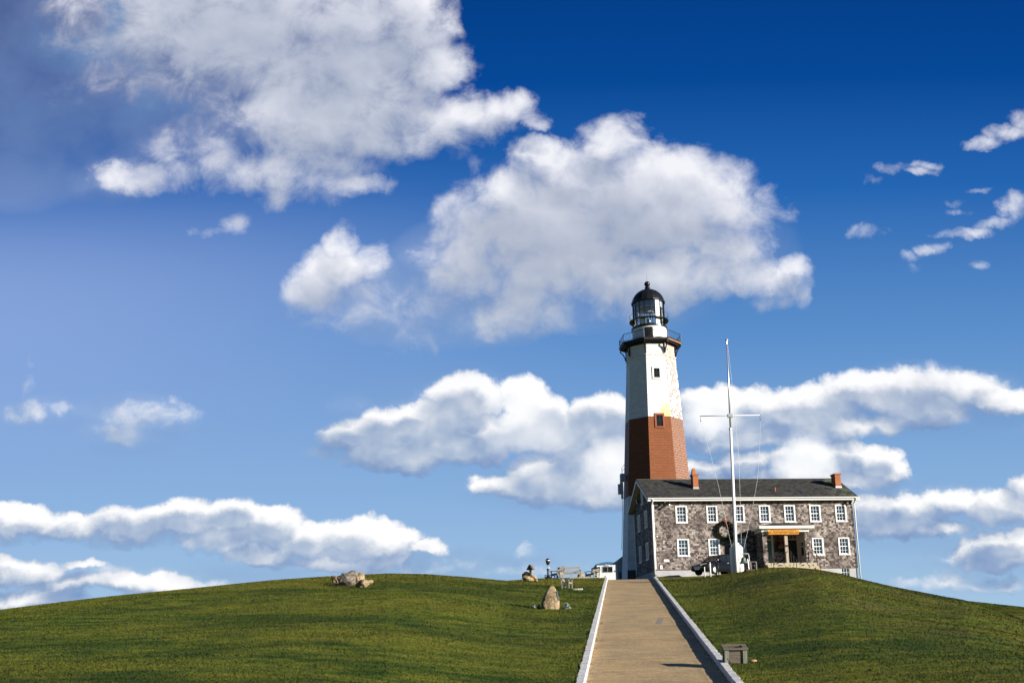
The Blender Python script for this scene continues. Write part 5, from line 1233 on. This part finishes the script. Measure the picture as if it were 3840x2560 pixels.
def slab(name, label, u0, u1, v, th, dep, dz=0):
    a, b = hit(u0, v), hit(u1, v); o = thing(name, label, 'stone slab', (a+b)/2+Vector((0, 0, dz))); L_ = abs(b.x-a.x)/2; rg = random.Random(int(u0))
    pts = [(-L_, -dep/2), (-L_*.2, -dep/2-.03), (L_*.8, -dep/2), (L_, -dep/4), (L_*.9, dep/2), (-L_*.9, dep/2)]
    MB().prism(pts, -.1, th, 'z').build('stone', 'slab_stone', o, bevel=.015)
slab('stone_slab', 'narrow flat stone in the grass at the right foot of the lone armchair', 2148, 2185, 2210, .07, .35)
def crest_slab(u0, u1, Y, th, label):
    a, b = at(u0, Y), at(u1, Y); o = thing('stone_slab', label, 'stone slab', ((a[0]+b[0])/2, Y, min(a[2], b[2])))
    MB().box((-(b[0]-a[0])/2, -.5, -.3), ((b[0]-a[0])/2, .5, th)).build('stone', 'slab_stone', o, bevel=.02)
crest_slab(2120, 2212, 82.3, .07, 'long pale stone slab under the slatted bench on the crest')
p = at(2178, 84.2); r_ = rock('rock', 'tan_boulder', (.66, .6, .62), 41); r_.location = (p[0], p[1], p[2]+.18); tag(r_, 'brown pointed rock behind the right arm of the long bench', 'rock', 'rocks on the crest')
p = at(2202, 83.0); hp_ = tag(MB().tube([(-.075, 0, -.1), (-.075, 0, .18), (-.04, 0, .24), (.04, 0, .24), (.075, 0, .18), (.075, 0, -.1)], .018, 6).build('hoop_rail', 'black_iron', smooth=True), 'small black metal hoop standing left of the bench by the hut', 'hoop'); hp_.location = p

# ------------------------------------------------------------------ wooden box by the right kerb
p = hit(2762, 2487); k = 1/ppm(p); W_ = 84*k; Hh = 71*k; Dp = .46
bx = thing('planter_box', 'weathered grey wooden open box on the grass by the right kerb', 'wooden box', p+Vector((0, Dp/2, -.03)), -.04)
bx.rotation_euler = (R(14), 0, -.06)
for sx in (-1, 1):
    for sy in (-1, 1): MB().box((sx*W_/2-sx*.0, sy*Dp/2, 0), (sx*(W_/2-.115), sy*(Dp/2-.10), Hh-.055)).build('post', 'box_post', bx, bevel=.006)
pn = MB(); nb = 6
for i in range(nb):
    z0 = .02+i*(Hh-.09)/nb; z1 = z0+(Hh-.09)/nb-.006
    pn.box((-W_/2+.116, -Dp/2+.035, z0), (W_/2-.116, -Dp/2+.06, z1)).box((-W_/2+.116, Dp/2-.06, z0), (W_/2-.116, Dp/2-.035, z1))
    pn.box((-W_/2+.035, -Dp/2+.101, z0), (-W_/2+.06, Dp/2-.101, z1)).box((W_/2-.06, -Dp/2+.101, z0), (W_/2-.035, Dp/2-.101, z1))
pn.build('side_boards', 'box_board', bx)
MB().box((-W_/2-.03, -Dp/2-.03, Hh-.05), (W_/2+.03, -Dp/2+.09, Hh-.01)).box((-W_/2-.03, Dp/2-.09, Hh-.05), (W_/2+.03, Dp/2+.03, Hh-.01)).box((-W_/2-.03, -Dp/2+.092, Hh-.05), (-W_/2+.11, Dp/2-.092, Hh-.012)).box((W_/2-.11, -Dp/2+.092, Hh-.05), (W_/2+.03, Dp/2-.092, Hh-.012)).build('rim', 'box_board', bx, bevel=.004)
MB().box((-W_/2+.07, -Dp/2+.07, .02), (W_/2-.07, Dp/2-.07, .18)).build('soil_fill', 'soil', bx)
p2 = p+Vector((W_/2+.22, .25, 0)); sn = rock('rock', 'rust_boulder', (.22, .2, .10), 51, sub=3); sn.location = (p2.x, p2.y, gz(p2.x, p2.y)+.02); tag(sn, 'small brown stone in the grass just right of the wooden box', 'rock')

# grit and blown leaves lying along the kerb lines of the driveway (too many to count)
lf = MB(); rg = random.Random(3)
for _ in range(420):
    Y = rg.uniform(24, 80); sd_ = rg.choice((-1, 1)); x = drive_c(Y)+sd_*(1.78-abs(rg.gauss(0, .07))); z = float(drive_z(Y))+.012; a = rg.uniform(0, 6.28); r_ = rg.uniform(.015, .045)
    lf.add([(x+r_*cos(a), Y+r_*sin(a), z), (x+r_*.5*cos(a+2), Y+r_*.5*sin(a+2), z+.02), (x-r_*cos(a), Y-r_*sin(a), z), (x-r_*.5*cos(a+2), Y-r_*.5*sin(a+2), z)], [(0, 1, 2, 3)])
mat('dead_leaf', (.13, .075, .03), .9, 0, 9, .4)
o = lf.build('leaf_litter', 'dead_leaf'); o['kind'] = 'stuff'; o['label'] = 'dead leaves and grit along the foot of the kerbs'; o['category'] = 'leaf litter'
